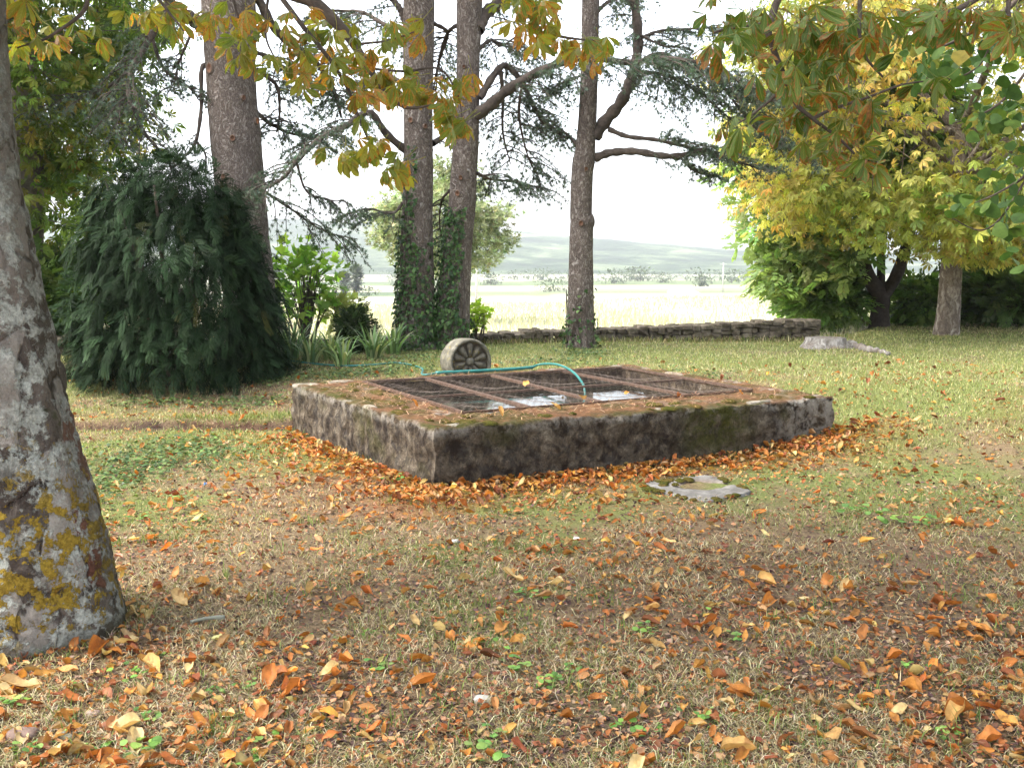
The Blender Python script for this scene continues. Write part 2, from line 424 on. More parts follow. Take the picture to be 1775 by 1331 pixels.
# ------------------------------------------------------------------ stone basin
def mat_basin():
    m = NT('old_render'); p = m.pos(); r = m.sep(m.attr())
    n1 = m.noise(p, 11., 8, .78, .4); n2 = m.noise(p, 45., 6, .75); n3 = m.noise(m.map(p, (9, 9, 6)), 1., 7, .78, .5)
    c = m.ramp(n1, [(.28, (.016, .012, .009)), (.43, (.050, .037, .025)), (.55, (.105, .080, .053)), (.68, (.22, .185, .135))])
    c = m.mix(m.ramp(n3, [(.47, 0.), (.57, .9)]), c, (.024, .018, .015))
    c = m.mix(.7, c, m.ramp(n2, [(.25, .45), (.75, 1.55)]), 'MULTIPLY')
    sp = m.math('MULTIPLY', m.ramp(m.noise(p, 11., 6, .78), [(.63, 0.), (.69, 1.)]), .55)
    c = m.mix(sp, c, m.ramp(n2, [(.3, (.22, .20, .16)), (.8, (.50, .46, .38))]))
    pale = m.math('MULTIPLY', r[1], m.ramp(m.noise(p, 11., 5, .7), [(.42, 0.), (.56, 1.)]))
    c = m.mix(pale, c, m.ramp(n2, [(.3, (.22, .20, .17)), (.8, (.48, .45, .40))]))
    needle = m.math('MULTIPLY', r[2], m.ramp(m.noise(p, 6., 5, .7), [(.33, 0.), (.5, 1.)]))
    c = m.mix(needle, c, m.ramp(n2, [(.3, (.085, .042, .020)), (.75, (.25, .128, .062))]))
    moss = m.math('MULTIPLY', r[0], m.ramp(m.noise(p, 9., 6, .75), [(.36, 0.), (.54, 1.)]))
    c = m.mix(moss, c, m.ramp(n2, [(.3, (.022, .026, .006)), (.75, (.105, .10, .024))]))
    hh = m.math('ADD', m.math('MULTIPLY', n2, .6), n1)
    return m.done(c, .95, m.bump(hh, 1., .035), .12)
BASM = mat_basin()
basin = thing('stone_basin', 'low rectangular rendered stone basin, mossy rimmed, under a rusty wire cover', 'basin', bw(1.7, 1.45, 0))
def side_wall(i):
    """one side of the basin, mitred into its neighbours: outer face, worn top, inner face"""
    j = (i + 1) % 4; a, b, c, d = OUT[i], OUT[j], INN[j], INN[i]
    L = np.linalg.norm(b - a); m = int(L / .022); 
    prof = []                                        # (fraction from outer to inner edge, height)
    for z in np.linspace(-.25, .43, 34): prof.append((0, z))
    for f in np.linspace(0.015, .985, 22): prof.append((f, .45))
    for z in np.linspace(.43, -.75, 16): prof.append((1, z))
    prof = np.array(prof); t = np.linspace(0, 1, m)
    o = a[None] * (1 - t[:, None]) + b[None] * t[:, None]; n_ = d[None] * (1 - t[:, None]) + c[None] * t[:, None]
    uv = o[:, None] * (1 - prof[None, :, :1]) + n_[:, None] * prof[None, :, :1]
    V = BAS + uv[..., :1] * bu + uv[..., 1:2] * bv; V[..., 2] = prof[None, :, 1]
    out = np.array([(0, -1), (1, 0), (0, 1), (-1, 0)][i], float); on = bu * out[0] + bv * out[1]
    k0 = prof[None, :, 0] == 0; k1 = prof[None, :, 0] == 1
    bumpy = (fbm(V * np.array([4., 4., 5.]), 4, 80) - .5) * .075 + (fbm(V * 15, 3, 85) - .5) * .05
    top = ~(k0 | k1)
    edge = np.exp(-(prof[None, :, 0] / .05) ** 2) * top
    NB = [np.array(q, float) for q in ((0, -1), (1, 0), (0, 1), (-1, 0))]; npv, nnx = NB[i - 1], NB[(i + 1) % 4]; s_ = t * L
    dirn = on[None] + np.exp(-(s_ / .07) ** 2)[:, None] * (bu * npv[0] + bv * npv[1]) + np.exp(-((L - s_) / .07) ** 2)[:, None] * (bu * nnx[0] + bv * nnx[1])
    V = V + dirn[:, None] * (np.where(k0, bumpy + .012, 0) + edge * (bumpy + .012) - np.where(k1, .4 * bumpy, 0))[..., None]
    rag = (fbm(V * np.array([9, 9, 0]), 3, 90) - .35)
    V[..., 2] += np.where(top, (fbm(V * 6, 4, 91) - .5) * .05 + (fbm(V * 22, 2, 92) - .5) * .018, 0) - .035 * edge * np.clip(rag, 0, 1) - np.where(k0 & (prof[None, :, 1] > .38), .03 * np.clip(rag, 0, 1), 0)
    uu = uv[..., 0]; zz = V[..., 2]
    mossF = np.exp(-((uu - 2.42) / .33) ** 4) * smooth(-.15, .3, zz) * (i == 0) * k0
    mossF = mossF + .45 * k0 * smooth(.55, .68, fbm(V * 2.6, 3, 97)) * smooth(0, .2, zz) + top * (.75 * np.exp(-(prof[None, :, 0] / .22) ** 2) * smooth(.42, .56, fbm(V * 2.3, 3, 93)) * np.ones_like(uu) + .8 * smooth(.46, .58, fbm(V * 3.2, 3, 94)))
    pale = .65 * edge + .9 * top * smooth(.60, .70, fbm(V * 2.1, 3, 95)) + .10 * k0 + k0 * .5 * smooth(2.7, 3.4, uu) * (i == 0) + .45 * smooth(.36, .42, prof[None, :, 1]) * k0
    need = top * (.95 - .5 * edge)
    colr = np.clip(np.stack([mossF + 0 * uu, pale + 0 * uu, need + 0 * uu], -1), 0, 1)
    mb = MB(); mb.add(V, grid_faces(m, len(prof)), colr.reshape(-1, 3))
    return mb.build('wall', BASM, basin)
for i in range(4): side_wall(i)

# thick cushions of moss on the rim, each a lump of its own
def lump(n=14, k=7, seed=0):
    th = np.linspace(0, 2 * np.pi, n, endpoint=False); V = [[0, 0, 1.]]
    for q in range(1, k):
        f = q / (k - 1) * np.pi * .5
        for t in th: V.append([math.sin(f) * math.cos(t), math.sin(f) * math.sin(t), math.cos(f)])
    V = np.array(V); V *= (1 + .7 * (fbm(V * 2.2 + seed * 7, 3, seed) - .5))[:, None]
    j = np.arange(n); T = np.stack([np.zeros(n, int), 1 + j, 1 + (j + 1) % n], -1)
    Q = np.concatenate([np.stack([1 + q * n + j, 1 + (q + 1) * n + j, 1 + (q + 1) * n + (j + 1) % n, 1 + q * n + (j + 1) % n], -1) for q in range(k - 2)])
    return V, [T, Q]
def mat_moss():
    m = NT('moss'); p = m.pos(); f = m.noise(p, 90., 5, .75); b = m.noise(p, 8., 4)
    c = m.mix(m.ramp(b, [(.4, 0.), (.65, 1.)]), m.ramp(f, [(.3, (.018, .022, .005)), (.7, (.10, .10, .02))]), m.ramp(f, [(.3, (.05, .032, .012)), (.7, (.19, .13, .04))]))
    return m.done(c, 1., m.bump(f, 1., .02), .05)
MOSS = mat_moss()
for q in range(46):
    s_ = rng.random()
    if s_ < .5: u0, v0 = U(.1, 3.5), U(.01, .33) * (1 if rng.random() < .6 else 1.)
    else: v0 = U(.1, 2.7); u0 = -.22 * v0 / 2.95 + U(.02, .5)
    V, Fs = lump(12, 5, q); r = U(.025, .075)
    V = V * np.array([r, r * U(.6, 1.2), .016 + r * .14]) + bw(u0, v0, .445)
    mb = MB(); mb.add(V, Fs, (.1, .1, .03)); mb.build('moss_cushion', MOSS, basin)
# a few pale chips of cement breaking the rim edge
def rock(seed, n=10, k=7, rough=.5, pw_=.62):
    V, Fs = [], []
    for q in range(k):
        f = q / (k - 1) * np.pi
        for j in range(n): V.append([math.sin(f) * math.cos(2 * np.pi * j / n), math.sin(f) * math.sin(2 * np.pi * j / n), math.cos(f)])
    V = np.array(V); V = np.sign(V) * np.abs(V) ** pw_
    V *= (1 + rough * (fbm(V * 1.3 + seed * 3.7, 3, seed) - .5))[:, None]
    i = np.arange(k - 1)[:, None] * n; j = np.arange(n)[None]; kk = (j + 1) % n
    return V, [np.stack([i + j, i + n + j, i + n + kk, i + kk], -1).reshape(-1, 4)]
def mat_stone(name, cols, sc=6., moss=.3):
    m = NT(name); p = m.pos(); n1 = m.noise(p, sc, 6, .7); n2 = m.noise(p, sc * 9, 5, .7)
    rnd = m.n('ShaderNodeObjectInfo').outputs['Random']
    c = m.ramp(n1, [(.28, cols[0]), (.5, cols[1]), (.72, cols[2])])
    c = m.mix(.6, c, m.ramp(n2, [(.25, .5), (.75, 1.5)]), 'MULTIPLY')
    c = m.mix(.6, c, m.ramp(rnd, [(0, (.62, .58, .54)), (.5, (1., .97, .92)), (1, (1.5, 1.42, 1.3))]), 'MULTIPLY')
    c = m.mix(m.math('MULTIPLY', m.ramp(m.noise(p, sc * 1.7, 4, .7), [(.52, 0.), (.62, 1.)]), moss), c, (.06, .065, .02))
    return m.done(c, .95, m.bump(m.math('ADD', n1, m.math('MULTIPLY', n2, .5)), .9, .02), .12)
RIMSTONE = mat_stone('rim_stone', [(.10, .085, .065), (.19, .17, .14), (.32, .30, .26)], 9., .6)
for (u0, v0, a, b) in ((-.12, 2.84, .13, .12), (.25, 2.93, .16, .07), (3.33, 2.93, .17, .06), (3.46, 2.6, .10, .1), (3.5, 2.05, .08, .15), (3.54, 1.2, .06, .14), (3.5, .09, .12, .05), (2.88, .05, .12, .035), (1.95, .06, .10, .03), (.16, .07, .07, .05), (-.06, 1.2, .04, .10), (2.6, 2.94, .18, .06)):
    V, Fs = rock(int(u0 * 31 + v0 * 17 + 50), 12, 7, .55)
    V = V * np.array([a, b, .024]); V = V[:, :1] * bu + V[:, 1:2] * bv + V[:, 2:] * np.array([0, 0, 1]) + bw(u0, v0, .432)
    mb = MB(); mb.add(V, Fs); mb.build('rim_stone', RIMSTONE, basin)
# brown needles and crumbs lying on the rim
n = 9000; uu = U(-.15, 3.55, n); vv = U(.02, 2.92, n)
k = ~((uu > .40) & (uu < 3.25) & (vv > .52) & (vv < 2.69)) & (uu > -.2 * vv / 2.95 + .02); uu, vv = uu[k], vv[k]
tV = np.array([[-.5, 0, 0], [.5, 0, 0], [.35, 1, .0], [-.35, 1, 0]]) * np.array([.0045, .05, 1]); tF = [np.array([[0, 1, 2, 3]])]
P = BAS + uu[:, None] * bu + vv[:, None] * bv; P[:, 2] = .462 + U(0, .02, len(uu))
a = U(0, 6.28, len(uu)); fw = np.stack([np.cos(a), np.sin(a), U(-.25, .35, len(uu))], -1)
mb = MB(); stamp(mb, tV, tF, frames(fw), P, U(.5, 1.3, len(uu)), pal([(.20, .105, .055), (.28, .16, .085), (.13, .07, .04), (.36, .25, .15)], len(uu)))
mb.build('needle_litter', PLAIN, basin, kind='stuff')

# water
m = NT('still_water'); p = m.pos()
WATER = m.done((.012, .014, .011), .03, m.bump(m.noise(p, 5., 3), .06, .02), .6)
mb = MB(); q = .06
mb.add([bw(INN[0][0] - q, INN[0][1] - q, .337), bw(INN[1][0] + q, INN[1][1] - q, .337), bw(INN[2][0] + q, INN[2][1] + q, .337), bw(INN[3][0] - q, INN[3][1] + q, .337)], [np.array([[0, 1, 2, 3]])])
w_ = mb.build('water', WATER, smooth_=False); w_['kind'] = 'structure'

# rusty grille with sagging hexagonal wire
m = NT('rusty_iron'); p = m.pos(); n1 = m.noise(p, 30., 5, .7)
RUST = m.done(m.ramp(n1, [(.3, (.035, .02, .014)), (.55, (.09, .052, .034)), (.8, (.16, .10, .07))]), .85, m.bump(n1, .6, .01), .3)
m = NT('rusty_wire'); p = m.pos(); n1 = m.noise(p, 14., 4, .7)
WIRE = m.done(m.ramp(n1, [(.35, (.10, .07, .055)), (.6, (.21, .165, .135)), (.8, (.30, .26, .225))]), .7, None, .3)
cover = thing('wire_cover', 'rusty iron grille with sagging chicken wire laid over the basin', 'grille', bw(1.83, 1.6, .45))
def bar(u0, v0, u1, v1, w, t, z, name='bar'):
    a, b = bw(u0, v0, z), bw(u1, v1, z); L = np.linalg.norm(b - a); d = (b - a) / L; s = np.cross([0, 0, 1.], d)
    R = np.stack([d, s, np.array([0, 0, 1.])], -1)
    V, Fs = box((a + b) / 2, (L, w, t), R); mb = MB(); mb.add(V, Fs); return mb.build(name, RUST, cover, smooth_=False)
for i in range(4): 
    j = (i + 1) % 4; bar(*INN[i], *INN[j], .026, .022, .458 + .004 * (i % 2), 'frame_bar')
for ub, ut in ((1.02, 1.02), (1.68, 1.72), (2.56, 2.54)): bar(ub, .52, ut, 2.69, .044, .022, .453)
bar(.40, 1.52, 3.25, 1.57, .03, .02, .445)
def sag(u, v):
    fu = np.array([.43, 1.02, 1.70, 2.55, 3.25]); fv = np.array([.53, 1.54, 2.69])
    du = np.min(np.abs(np.asarray(u)[..., None] - fu), -1); dv = np.min(np.abs(np.asarray(v)[..., None] - fv), -1)
    return -.05 * smooth(0, .35, du) * smooth(0, .4, dv)
hexr = .039; mbw = MB(); segs = []
for r_ in range(int(2.2 / (1.5 * hexr)) + 1):
    for c_ in range(int(2.85 / (math.sqrt(3) * hexr)) + 1):
        cu = .40 + (c_ + .5 * (r_ % 2)) * math.sqrt(3) * hexr; cv = .52 + r_ * 1.5 * hexr
        pts = [(cu + hexr * math.sin(k * math.pi / 3), cv + hexr * math.cos(k * math.pi / 3)) for k in range(6)]
        for k in (0, 1, 2): segs.append((*pts[k], *pts[k + 1]))
segs = np.array(segs); segs = segs[(segs[:, 0] < 3.27) & (segs[:, 1] < 2.71) & (segs[:, 3] < 2.71)]
def wp(u, v):
    w = .02 * (fbm(np.stack([u * 3, v * 3, 0 * u], -1), 2, 33) - .5); w2 = .02 * (fbm(np.stack([u * 3, v * 3, 0 * u + 9], -1), 2, 34) - .5)
    return BAS + (u + w)[:, None] * bu + (v + w2)[:, None] * bv + (.472 + sag(u, v) + .012 * fbm(np.stack([u * 9, v * 9, 0 * u], -1), 2, 35))[:, None] * np.array([0, 0, 1.])
a, b = wp(segs[:, 0], segs[:, 1]), wp(segs[:, 2], segs[:, 3]); m_ = len(a); d = nrm(b - a)
s1 = nrm(np.cross(d, [0, 0, 1.])); s2 = np.cross(d, s1); wr = .0008
ring = [s1 * wr, (-.5 * s1 + .87 * s2) * wr, (-.5 * s1 - .87 * s2) * wr]
V = np.stack([a + q for q in ring] + [b + q for q in ring], 1); base = np.arange(m_)[:, None] * 6
Q = np.concatenate([base + np.array([[0, 1, 4, 3]]), base + np.array([[1, 2, 5, 4]]), base + np.array([[2, 0, 3, 5]])])
mbw.add(V.reshape(-1, 3), [Q]); mbw.build('wire_mesh', WIRE, cover, kind='stuff')

# carved stone wheel behind the rim
def mat_wheel():
    m = NT('lichened_stone'); p = m.pos(); n1 = m.noise(p, 14., 6, .7); n2 = m.noise(p, 70., 5, .7)
    c = m.ramp(n1, [(.3, (.06, .056, .044)), (.5, (.13, .122, .097)), (.72, (.22, .21, .17))])
    c = m.mix(.6, c, m.ramp(n2, [(.25, .5), (.75, 1.5)]), 'MULTIPLY')
    r = m.sep(m.attr()); c = m.mix(m.math('MULTIPLY', r[0], .8), c, m.ramp(n2, [(.3, (.045, .032, .024)), (.8, (.14, .105, .075))]))
    c = m.mix(m.math('MULTIPLY', m.ramp(m.noise(p, 22., 4), [(.6, 0.), (.66, 1.)]), .5), c, (.30, .235, .05))
    return m.done(c, .95, m.bump(m.math('ADD', n1, m.math('MULTIPLY', n2, .4)), .8, .012), .12)
WHEELM = mat_wheel()
wc = at(817, 627, 10.75); WR = .245
wheel = thing('carved_stone_wheel', 'round stone drum carved with a petal rosette, set behind the basin rim', 'carved stone', (wc[0], wc[1], wc[2] - WR))
yaw = math.radians(27); wn = np.array([math.sin(yaw), -math.cos(yaw), .03]); wn /= np.linalg.norm(wn); wx = nrm(np.cross([0, 0, 1.], wn)) ; wz = np.cross(wn, wx)
def wl(x, y, z): return wc + np.asarray(x)[..., None] * wx + np.asarray(z)[..., None] * wz + np.asarray(y)[..., None] * wn
nt = 96; th = np.linspace(0, 2 * np.pi, nt, endpoint=False)
prof = [(0, -.30), (.7, -.30), (.93, -.295), (1, -.27)] + [(1, y) for y in np.linspace(-.24, -.03, 10)] + [(.985, -.008), (.95, 0), (.89, 0), (.86, -.012), (.845, -.05)] + [(r, -.055) for r in np.linspace(.8, .05, 8)] + [(0, -.055)]
prof = np.array(prof); V = wl(prof[:, :1] * WR * np.cos(th), prof[:, 1:] + 0 * th, prof[:, :1] * WR * np.sin(th))
V = V + wn * ((fbm(V * 14, 3, 7) - .5) * .012)[..., None] + (V - wc) * ((fbm(V * 9, 3, 8) - .5) * .05)[..., None]
i = np.arange(len(prof) - 1)[:, None] * nt; j = np.arange(nt)[None]; k = (j + 1) % nt
Q = np.stack([i + j, i + k, i + nt + k, i + nt + j], -1).reshape(-1, 4)
cc = np.zeros((len(prof), nt, 3)); cc[-10:] = .9
mb = MB(); mb.add(V.reshape(-1, 3), [Q], cc.reshape(-1, 3)); drum = mb.build('drum', WHEELM, wheel)
for q in range(10):
    aa = math.radians(18 + 36 * q); ss = np.linspace(0, 1, 12); ph = np.linspace(0, np.pi, 9)
    rr = .22 + .62 * ss; wd = .045 + .135 * np.sqrt(np.clip(ss, 0, 1)) * (1 - .9 * np.clip((ss - .8) / .2, 0, 1) ** 2)
    hgt = .055 * np.sqrt(np.clip(np.sin(np.pi * np.clip(ss * .9 + .06, 0, 1)), .02, 1))
    lx = rr[:, None] + 0 * ph; ly = wd[:, None] * np.cos(ph); ld = -.058 + hgt[:, None] * np.sin(ph)
    V = wl(WR * (lx * math.cos(aa) - ly * math.sin(aa)), ld, WR * (lx * math.sin(aa) + ly * math.cos(aa)))
    V = V + wn * ((fbm(V * 30, 2, 17) - .5) * .012)[..., None]
    mb = MB(); mb.add(V.reshape(-1, 3), [grid_faces(12, 9)], (.45, 0, 0)); mb.build('petal', WHEELM, drum)
V, Fs = rock(5, 16, 9, .15); V = wl(V[:, 0] * .04, -.045 + V[:, 1] * .045, V[:, 2] * .04); mb = MB(); mb.add(V, Fs, (.1, 0, 0)); mb.build('hub', WHEELM, drum)
V, Fs = rock(15, 14, 9, .4); V = V * np.array([.26, .22, .13]) + np.array([wc[0] - .05, wc[1] + .14, wc[2] - WR - .10]); mb = MB(); mb.add(V, Fs, (.2, 0, 0))
mb.build('footing_stone', WHEELM, wheel)

# garden hose
m = NT('hose_rubber'); HOSE = m.done(m.ramp(m.noise(m.pos(), 9., 4), [(.3, (.012, .095, .085)), (.7, (.025, .18, .16))]), .45, None, .4)
hose = thing('garden_hose', 'teal green garden hose lying over the back rim and into the basin', 'hose', bw(1.3, 3.1, .46))
hp = [G(470, 622), G(540, 632), G(600, 636), G(650, 634), G(690, 631), G(730, 640)]
hp = [q + np.array([0, 0, .014]) for q in hp]; hp += [bw(1.12, 3.05, .455), bw(1.27, 2.96, .475)]
V, Fs = tube(spline(hp, 90), .010, 8); mb = MB(); mb.add(V, Fs); mb.build('hose_pipe', HOSE, hose)
V, Fs = tube(spline([bw(1.20, 2.90, .483), bw(1.6, 2.84, .487), bw(2.0, 2.83, .488), bw(2.28, 2.87, .49)], 30), .017, 10, True); mb = MB(); mb.add(V, Fs); mb.build('sleeve', HOSE, hose)
V, Fs = tube(spline([bw(2.26, 2.87, .487), bw(2.34, 3.0, .475), bw(2.44, 2.98, .505), bw(2.47, 2.7, .527), bw(2.40, 2.3, .512), bw(2.30, 1.95, .465), bw(2.24, 1.75, .38), bw(2.22, 1.68, .1)], 60), .0115, 10); mb = MB(); mb.add(V, Fs); mb.build('hose_pipe', HOSE, hose)
# ------------------------------------------------------------------ flat slab with a hollow, in the turf
sp = [G(1112, 842), G(1165, 858), G(1222, 871), G(1262, 864), G(1300, 855), G(1262, 842), G(1226, 829), G(1180, 833), G(1150, 838)]
sc_ = np.mean(sp, 0)
slab = thing('stone_slab', 'flat grey mossy stone slab with a hollow, sunk in the leafy turf', 'stone slab', sc_)
ang = np.array([math.atan2(q[1] - sc_[1], q[0] - sc_[0]) for q in sp]); rad = np.array([math.hypot(q[1] - sc_[1], q[0] - sc_[0]) for q in sp])
o_ = np.argsort(ang); ang, rad = ang[o_], rad[o_]
na, nr = 72, 22; th = np.linspace(-np.pi, np.pi, na, endpoint=False)
R0 = np.interp(th, np.r_[ang - 2 * np.pi, ang, ang + 2 * np.pi], np.r_[rad, rad, rad]) * 1.02
rr = np.r_[np.linspace(0, 1, nr), 1.0]
X = sc_[0] + rr[:, None] * R0 * np.cos(th); Yt = sc_[1] + rr[:, None] * R0 * np.sin(th)
hol = np.exp(-(((X - sc_[0] - .08 + .16 * (fbm(xy0(X, Yt, 6), 3, 4) - .5)) / .22) ** 2 + ((Yt - sc_[1] - .09 + .2 * (fbm(xy0(X, Yt, 6), 3, 6) - .5)) / .12) ** 2) ** 2)
Z = h(X, Yt) * .3 + .7 * sc_[2] + .019 + .018 * (fbm(xy0(X, Yt, 7), 4, 3) - .5) - .04 * hol; Z[-1] -= .14
m = NT('slab_stone'); p = m.pos(); n1 = m.noise(p, 9., 6, .7); n2 = m.noise(m.map(p, (40, 90, 40)), 1., 5, .7); r = m.sep(m.attr())
c = m.ramp(n1, [(.3, (.08, .074, .066)), (.5, (.15, .142, .13)), (.7, (.28, .27, .25))]); c = m.mix(.6, c, m.ramp(n2, [(.25, .55), (.75, 1.4)]), 'MULTIPLY')
c = m.mix(m.math('MULTIPLY', r[0], .9), c, m.ramp(n2, [(.3, (.11, .06, .035)), (.8, (.32, .19, .11))]))
SLABM = m.done(c, .9, m.bump(m.math('ADD', n1, n2), .7, .015), .2)
i = np.arange(nr)[:, None] * na; j = np.arange(na)[None]; k = (j + 1) % na
mb = MB(); mb.add(np.stack([X, Yt, Z], -1), [np.stack([i + j, i + na + j, i + na + k, i + k], -1).reshape(-1, 4)], np.stack([hol, 0 * hol, 0 * hol], -1).reshape(-1, 3)); mb.build('slab', SLABM, slab)
for q in range(44):
    if q < 26: a = rng.uniform(-np.pi, np.pi); rq = np.interp(a, np.r_[ang - 2 * np.pi, ang, ang + 2 * np.pi], np.r_[rad, rad, rad]) * U(.96, 1.06); x, y = sc_[0] + rq * math.cos(a), sc_[1] + rq * math.sin(a)
    else: a = U(1.6, 3.8); x, y = sc_[0] + .06 + U(.2, .34) * math.cos(a), sc_[1] + .09 + U(.1, .2) * math.sin(a)
    if q < 26 and (y > sc_[1] + .05) and rng.random() < .5: continue
    V, Fs = lump(10, 5, q + 100); rq = U(.02, .045); mb = MB(); mb.add(V * np.array([rq, rq, .018]) + np.array([x, y, sc_[2] + .012]), Fs, (.1, .1, .03)); mb.build('moss_cushion', MOSS, slab)

# ------------------------------------------------------------------ dry stone wall
WALLM = mat_stone('wall_stone', [(.045, .037, .03), (.11, .093, .073), (.22, .195, .158)], 7., .4)
variants = []
for q in range(8):
    V, Fs = rock(q + 20, 9, 6, .8, .4); me = MB().add(V, Fs).mesh('stone', smooth_=False); me.materials.append(WALLM); variants.append(me)
def stone_wall(xa, xb, top0, top1, label, smin=.07, smax=.16):
    ya, yb = float(yw(xa)), float(yw(xb)); base = np.array([(xa + xb) / 2, (ya + yb) / 2, .3])
    w = thing('dry_stone_wall', label, 'stone wall', base); L = math.hypot(xb - xa, yb - ya); xx = np.linspace(xa, xb, 40)
    pts = np.stack([xx, yw(xx), np.zeros(40)], -1); seg = np.r_[0, np.cumsum(np.linalg.norm(np.diff(pts, axis=0), axis=1))]
    def P(s): return np.array([np.interp(s, seg, pts[:, 0]), np.interp(s, seg, pts[:, 1])])
    mb = MB()
    for q in range(39):
        a, b = pts[q], pts[q + 1]; t_ = top0 + (top1 - top0) * q / 39
        V, Fs = box(((a[0] + b[0]) / 2, (a[1] + b[1]) / 2, .1 + t_ / 2 - .03), (np.linalg.norm(b - a) * 1.02, .24, t_ + .1), Matrix.Rotation(math.atan2(b[1] - a[1], b[0] - a[0]), 3, 'Z')); mb.add(V, Fs, (.06, .05, .04))
    mb.build('wall_core', PLAIN, w, smooth_=False)
    s = 0.; cnt = 0
    while s < seg[-1]:
        wd = U(smin, smax) * 1.25; p = P(s + wd / 2); p2 = P(s + wd / 2 + .02); t_ = np.interp(s, [0, seg[-1]], [top0, top1]); z0 = float(h(p[0], p[1] - .15)) - .03
        yawq = math.atan2(p2[1] - p[1], p2[0] - p[0]); zt = t_ + .3; z = z0
        while z < zt - .015:
            hh = min(U(.05, .09), max(zt - z, .05)); last = z + hh >= zt - .03
            for side in ((-1, 1) if last else (-1,)):
                o = link('stone', variants[rng.integers(8)], w); off = .13 * side
                x = p[0] - math.sin(yawq) * off + U(-.015, .015); y = p[1] + math.cos(yawq) * off + U(-.02, .02)
                o.location = (x - base[0], y - base[1], z + hh / 2 - base[2] + (U(-.004, .008) if last else 0)); o.rotation_euler = (U(-.05, .05), U(-.05, .05), yawq + U(-.2, .2) + (math.pi if rng.random() < .5 else 0))
                o.scale = (wd * .56 * U(.85, 1.1), .10 if not last else .125, hh * .56 * (1.2 if last else 1)); cnt += 1
            z += hh
        s += wd * .97
    return cnt
n1_ = stone_wall(-.35, 4.55, .22, .40, 'low dry stone wall right of the ivy-clad trunks, edging the lawn')
n2_ = stone_wall(-2.75, -.45, .17, .2, 'very low stretch of stone wall behind the strap-leaved plants', .1, .2)
n3_ = stone_wall(-7.2, -4.2, .36, .3, 'stretch of stone wall seen left of the dark evergreen bush', .09, .2)
print('wall stones', n1_, n2_, n3_)

# ------------------------------------------------------------------ tree stump
def mat_deadwood():
    m = NT('dead_wood'); p = m.obj(); n = m.noise(m.map(p, (22, 22, 4)), 1., 6, .7); b = m.noise(p, 4., 3)
    c = m.ramp(n, [(.3, (.07, .06, .052)), (.5, (.24, .22, .195)), (.7, (.48, .46, .43))]); c = m.mix(m.ramp(b, [(.45, 0.), (.62, .5)]), c, (.15, .11, .08))
    return m.done(c, .9, m.bump(n, 1., .03), .1)
DEAD = mat_deadwood()
sb = G(1440, 604); stump = thing('tree_stump', 'pale weathered tree stump with a long root on the lawn', 'stump', sb)
nt = 40; th = np.linspace(0, 2 * np.pi, nt, endpoint=False)
zr = [(-.05, .40), (.01, .33), (.05, .29), (.085, .272), (.125, .265), (.128, .258), (.126, .2), (.124, .1), (.124, 0)]
fl = 1 + .28 * (np.maximum(0, np.cos(th * 3 + .7)) ** 2)[None] * np.exp(-np.array([q[0] for q in zr]) / .05)[:, None]
X = sb[0] + np.array([q[1] for q in zr])[:, None] * fl * np.cos(th); Yt = sb[1] + .25 + np.array([q[1] for q in zr])[:, None] * fl * np.sin(th); Z = sb[2] + np.array([q[0] for q in zr])[:, None] + 0 * X
Z = Z + .008 * (fbm(np.stack([X, Yt, 0 * X], -1) * 9, 2, 3) - .5)
i = np.arange(len(zr) - 1)[:, None] * nt; j = np.arange(nt)[None]; k = (j + 1) % nt
mb = MB(); mb.add(np.stack([X, Yt, Z], -1), [np.stack([i + j, i + k, i + nt + k, i + nt + j], -1).reshape(-1, 4)]); body_ = mb.build('stump_body', DEAD, stump)
for pts, r0 in (([(1462, 596), (1482, 604), (1505, 610), (1525, 612), (1540, 616)], .07), ([(1425, 598), (1410, 600), (1398, 602)], .05)):
    pw = [G(*q) for q in pts]; pw = [q + np.array([0, 0, .035 - .004 * e]) for e, q in enumerate(pw)]; pw[0] = pw[0] + np.array([-.05, .12, -.02])
    P = spline(pw, 24); V, Fs = tube(P, np.linspace(r0, .025, 24) * (1 + .3 * np.sin(np.arange(24) * 1.7)), 8, True); mb = MB(); mb.add(V, Fs); mb.build('root', DEAD, body_)

# ------------------------------------------------------------------ conifers: trunks, limbs, needle sprays
nd = []
for q in range(7):
    a = q * 2.4; e = .15 + .75 * ((q * .37) % 1); d = np.array([math.cos(a) * math.cos(e), math.sin(a) * math.cos(e), math.sin(e)]); s = nrm(np.cross(d, [.3, .2, 1]))
    nd += [s * .13, -s * .13, d]
TUFT = (np.array(nd) * np.array([1, 1, .8]), [np.arange(21).reshape(7, 3)])
def bumpy_trunk(path, rad, n, m, amp=.06, fr=3., seed=0, flare=None):
    P = spline(path, m); R = np.interp(np.linspace(0, 1, m), np.linspace(0, 1, len(rad)), rad); V, Fs = tube(P, R, n)
    V3 = V.reshape(m, n, 3); c = P[:, None]
    V3 = c + (V3 - c) * (1 + amp * 2 * (fbm(V3 * fr, 3, seed) - .5) + amp * .7 * (fbm(V3 * fr * 5, 2, seed + 5) - .5))[..., None]
    if flare is not None:
        th = np.linspace(0, 2 * np.pi, n, endpoint=False); g = np.exp(-(P[:, 2] - P[0, 2]) / flare[0])
        V3 = c + (V3 - c) * (1 + flare[1] * g[:, None] * (.55 + .45 * np.cos(th * flare[2] + flare[3]))[None])[..., None]
    return V3.reshape(-1, 3), Fs
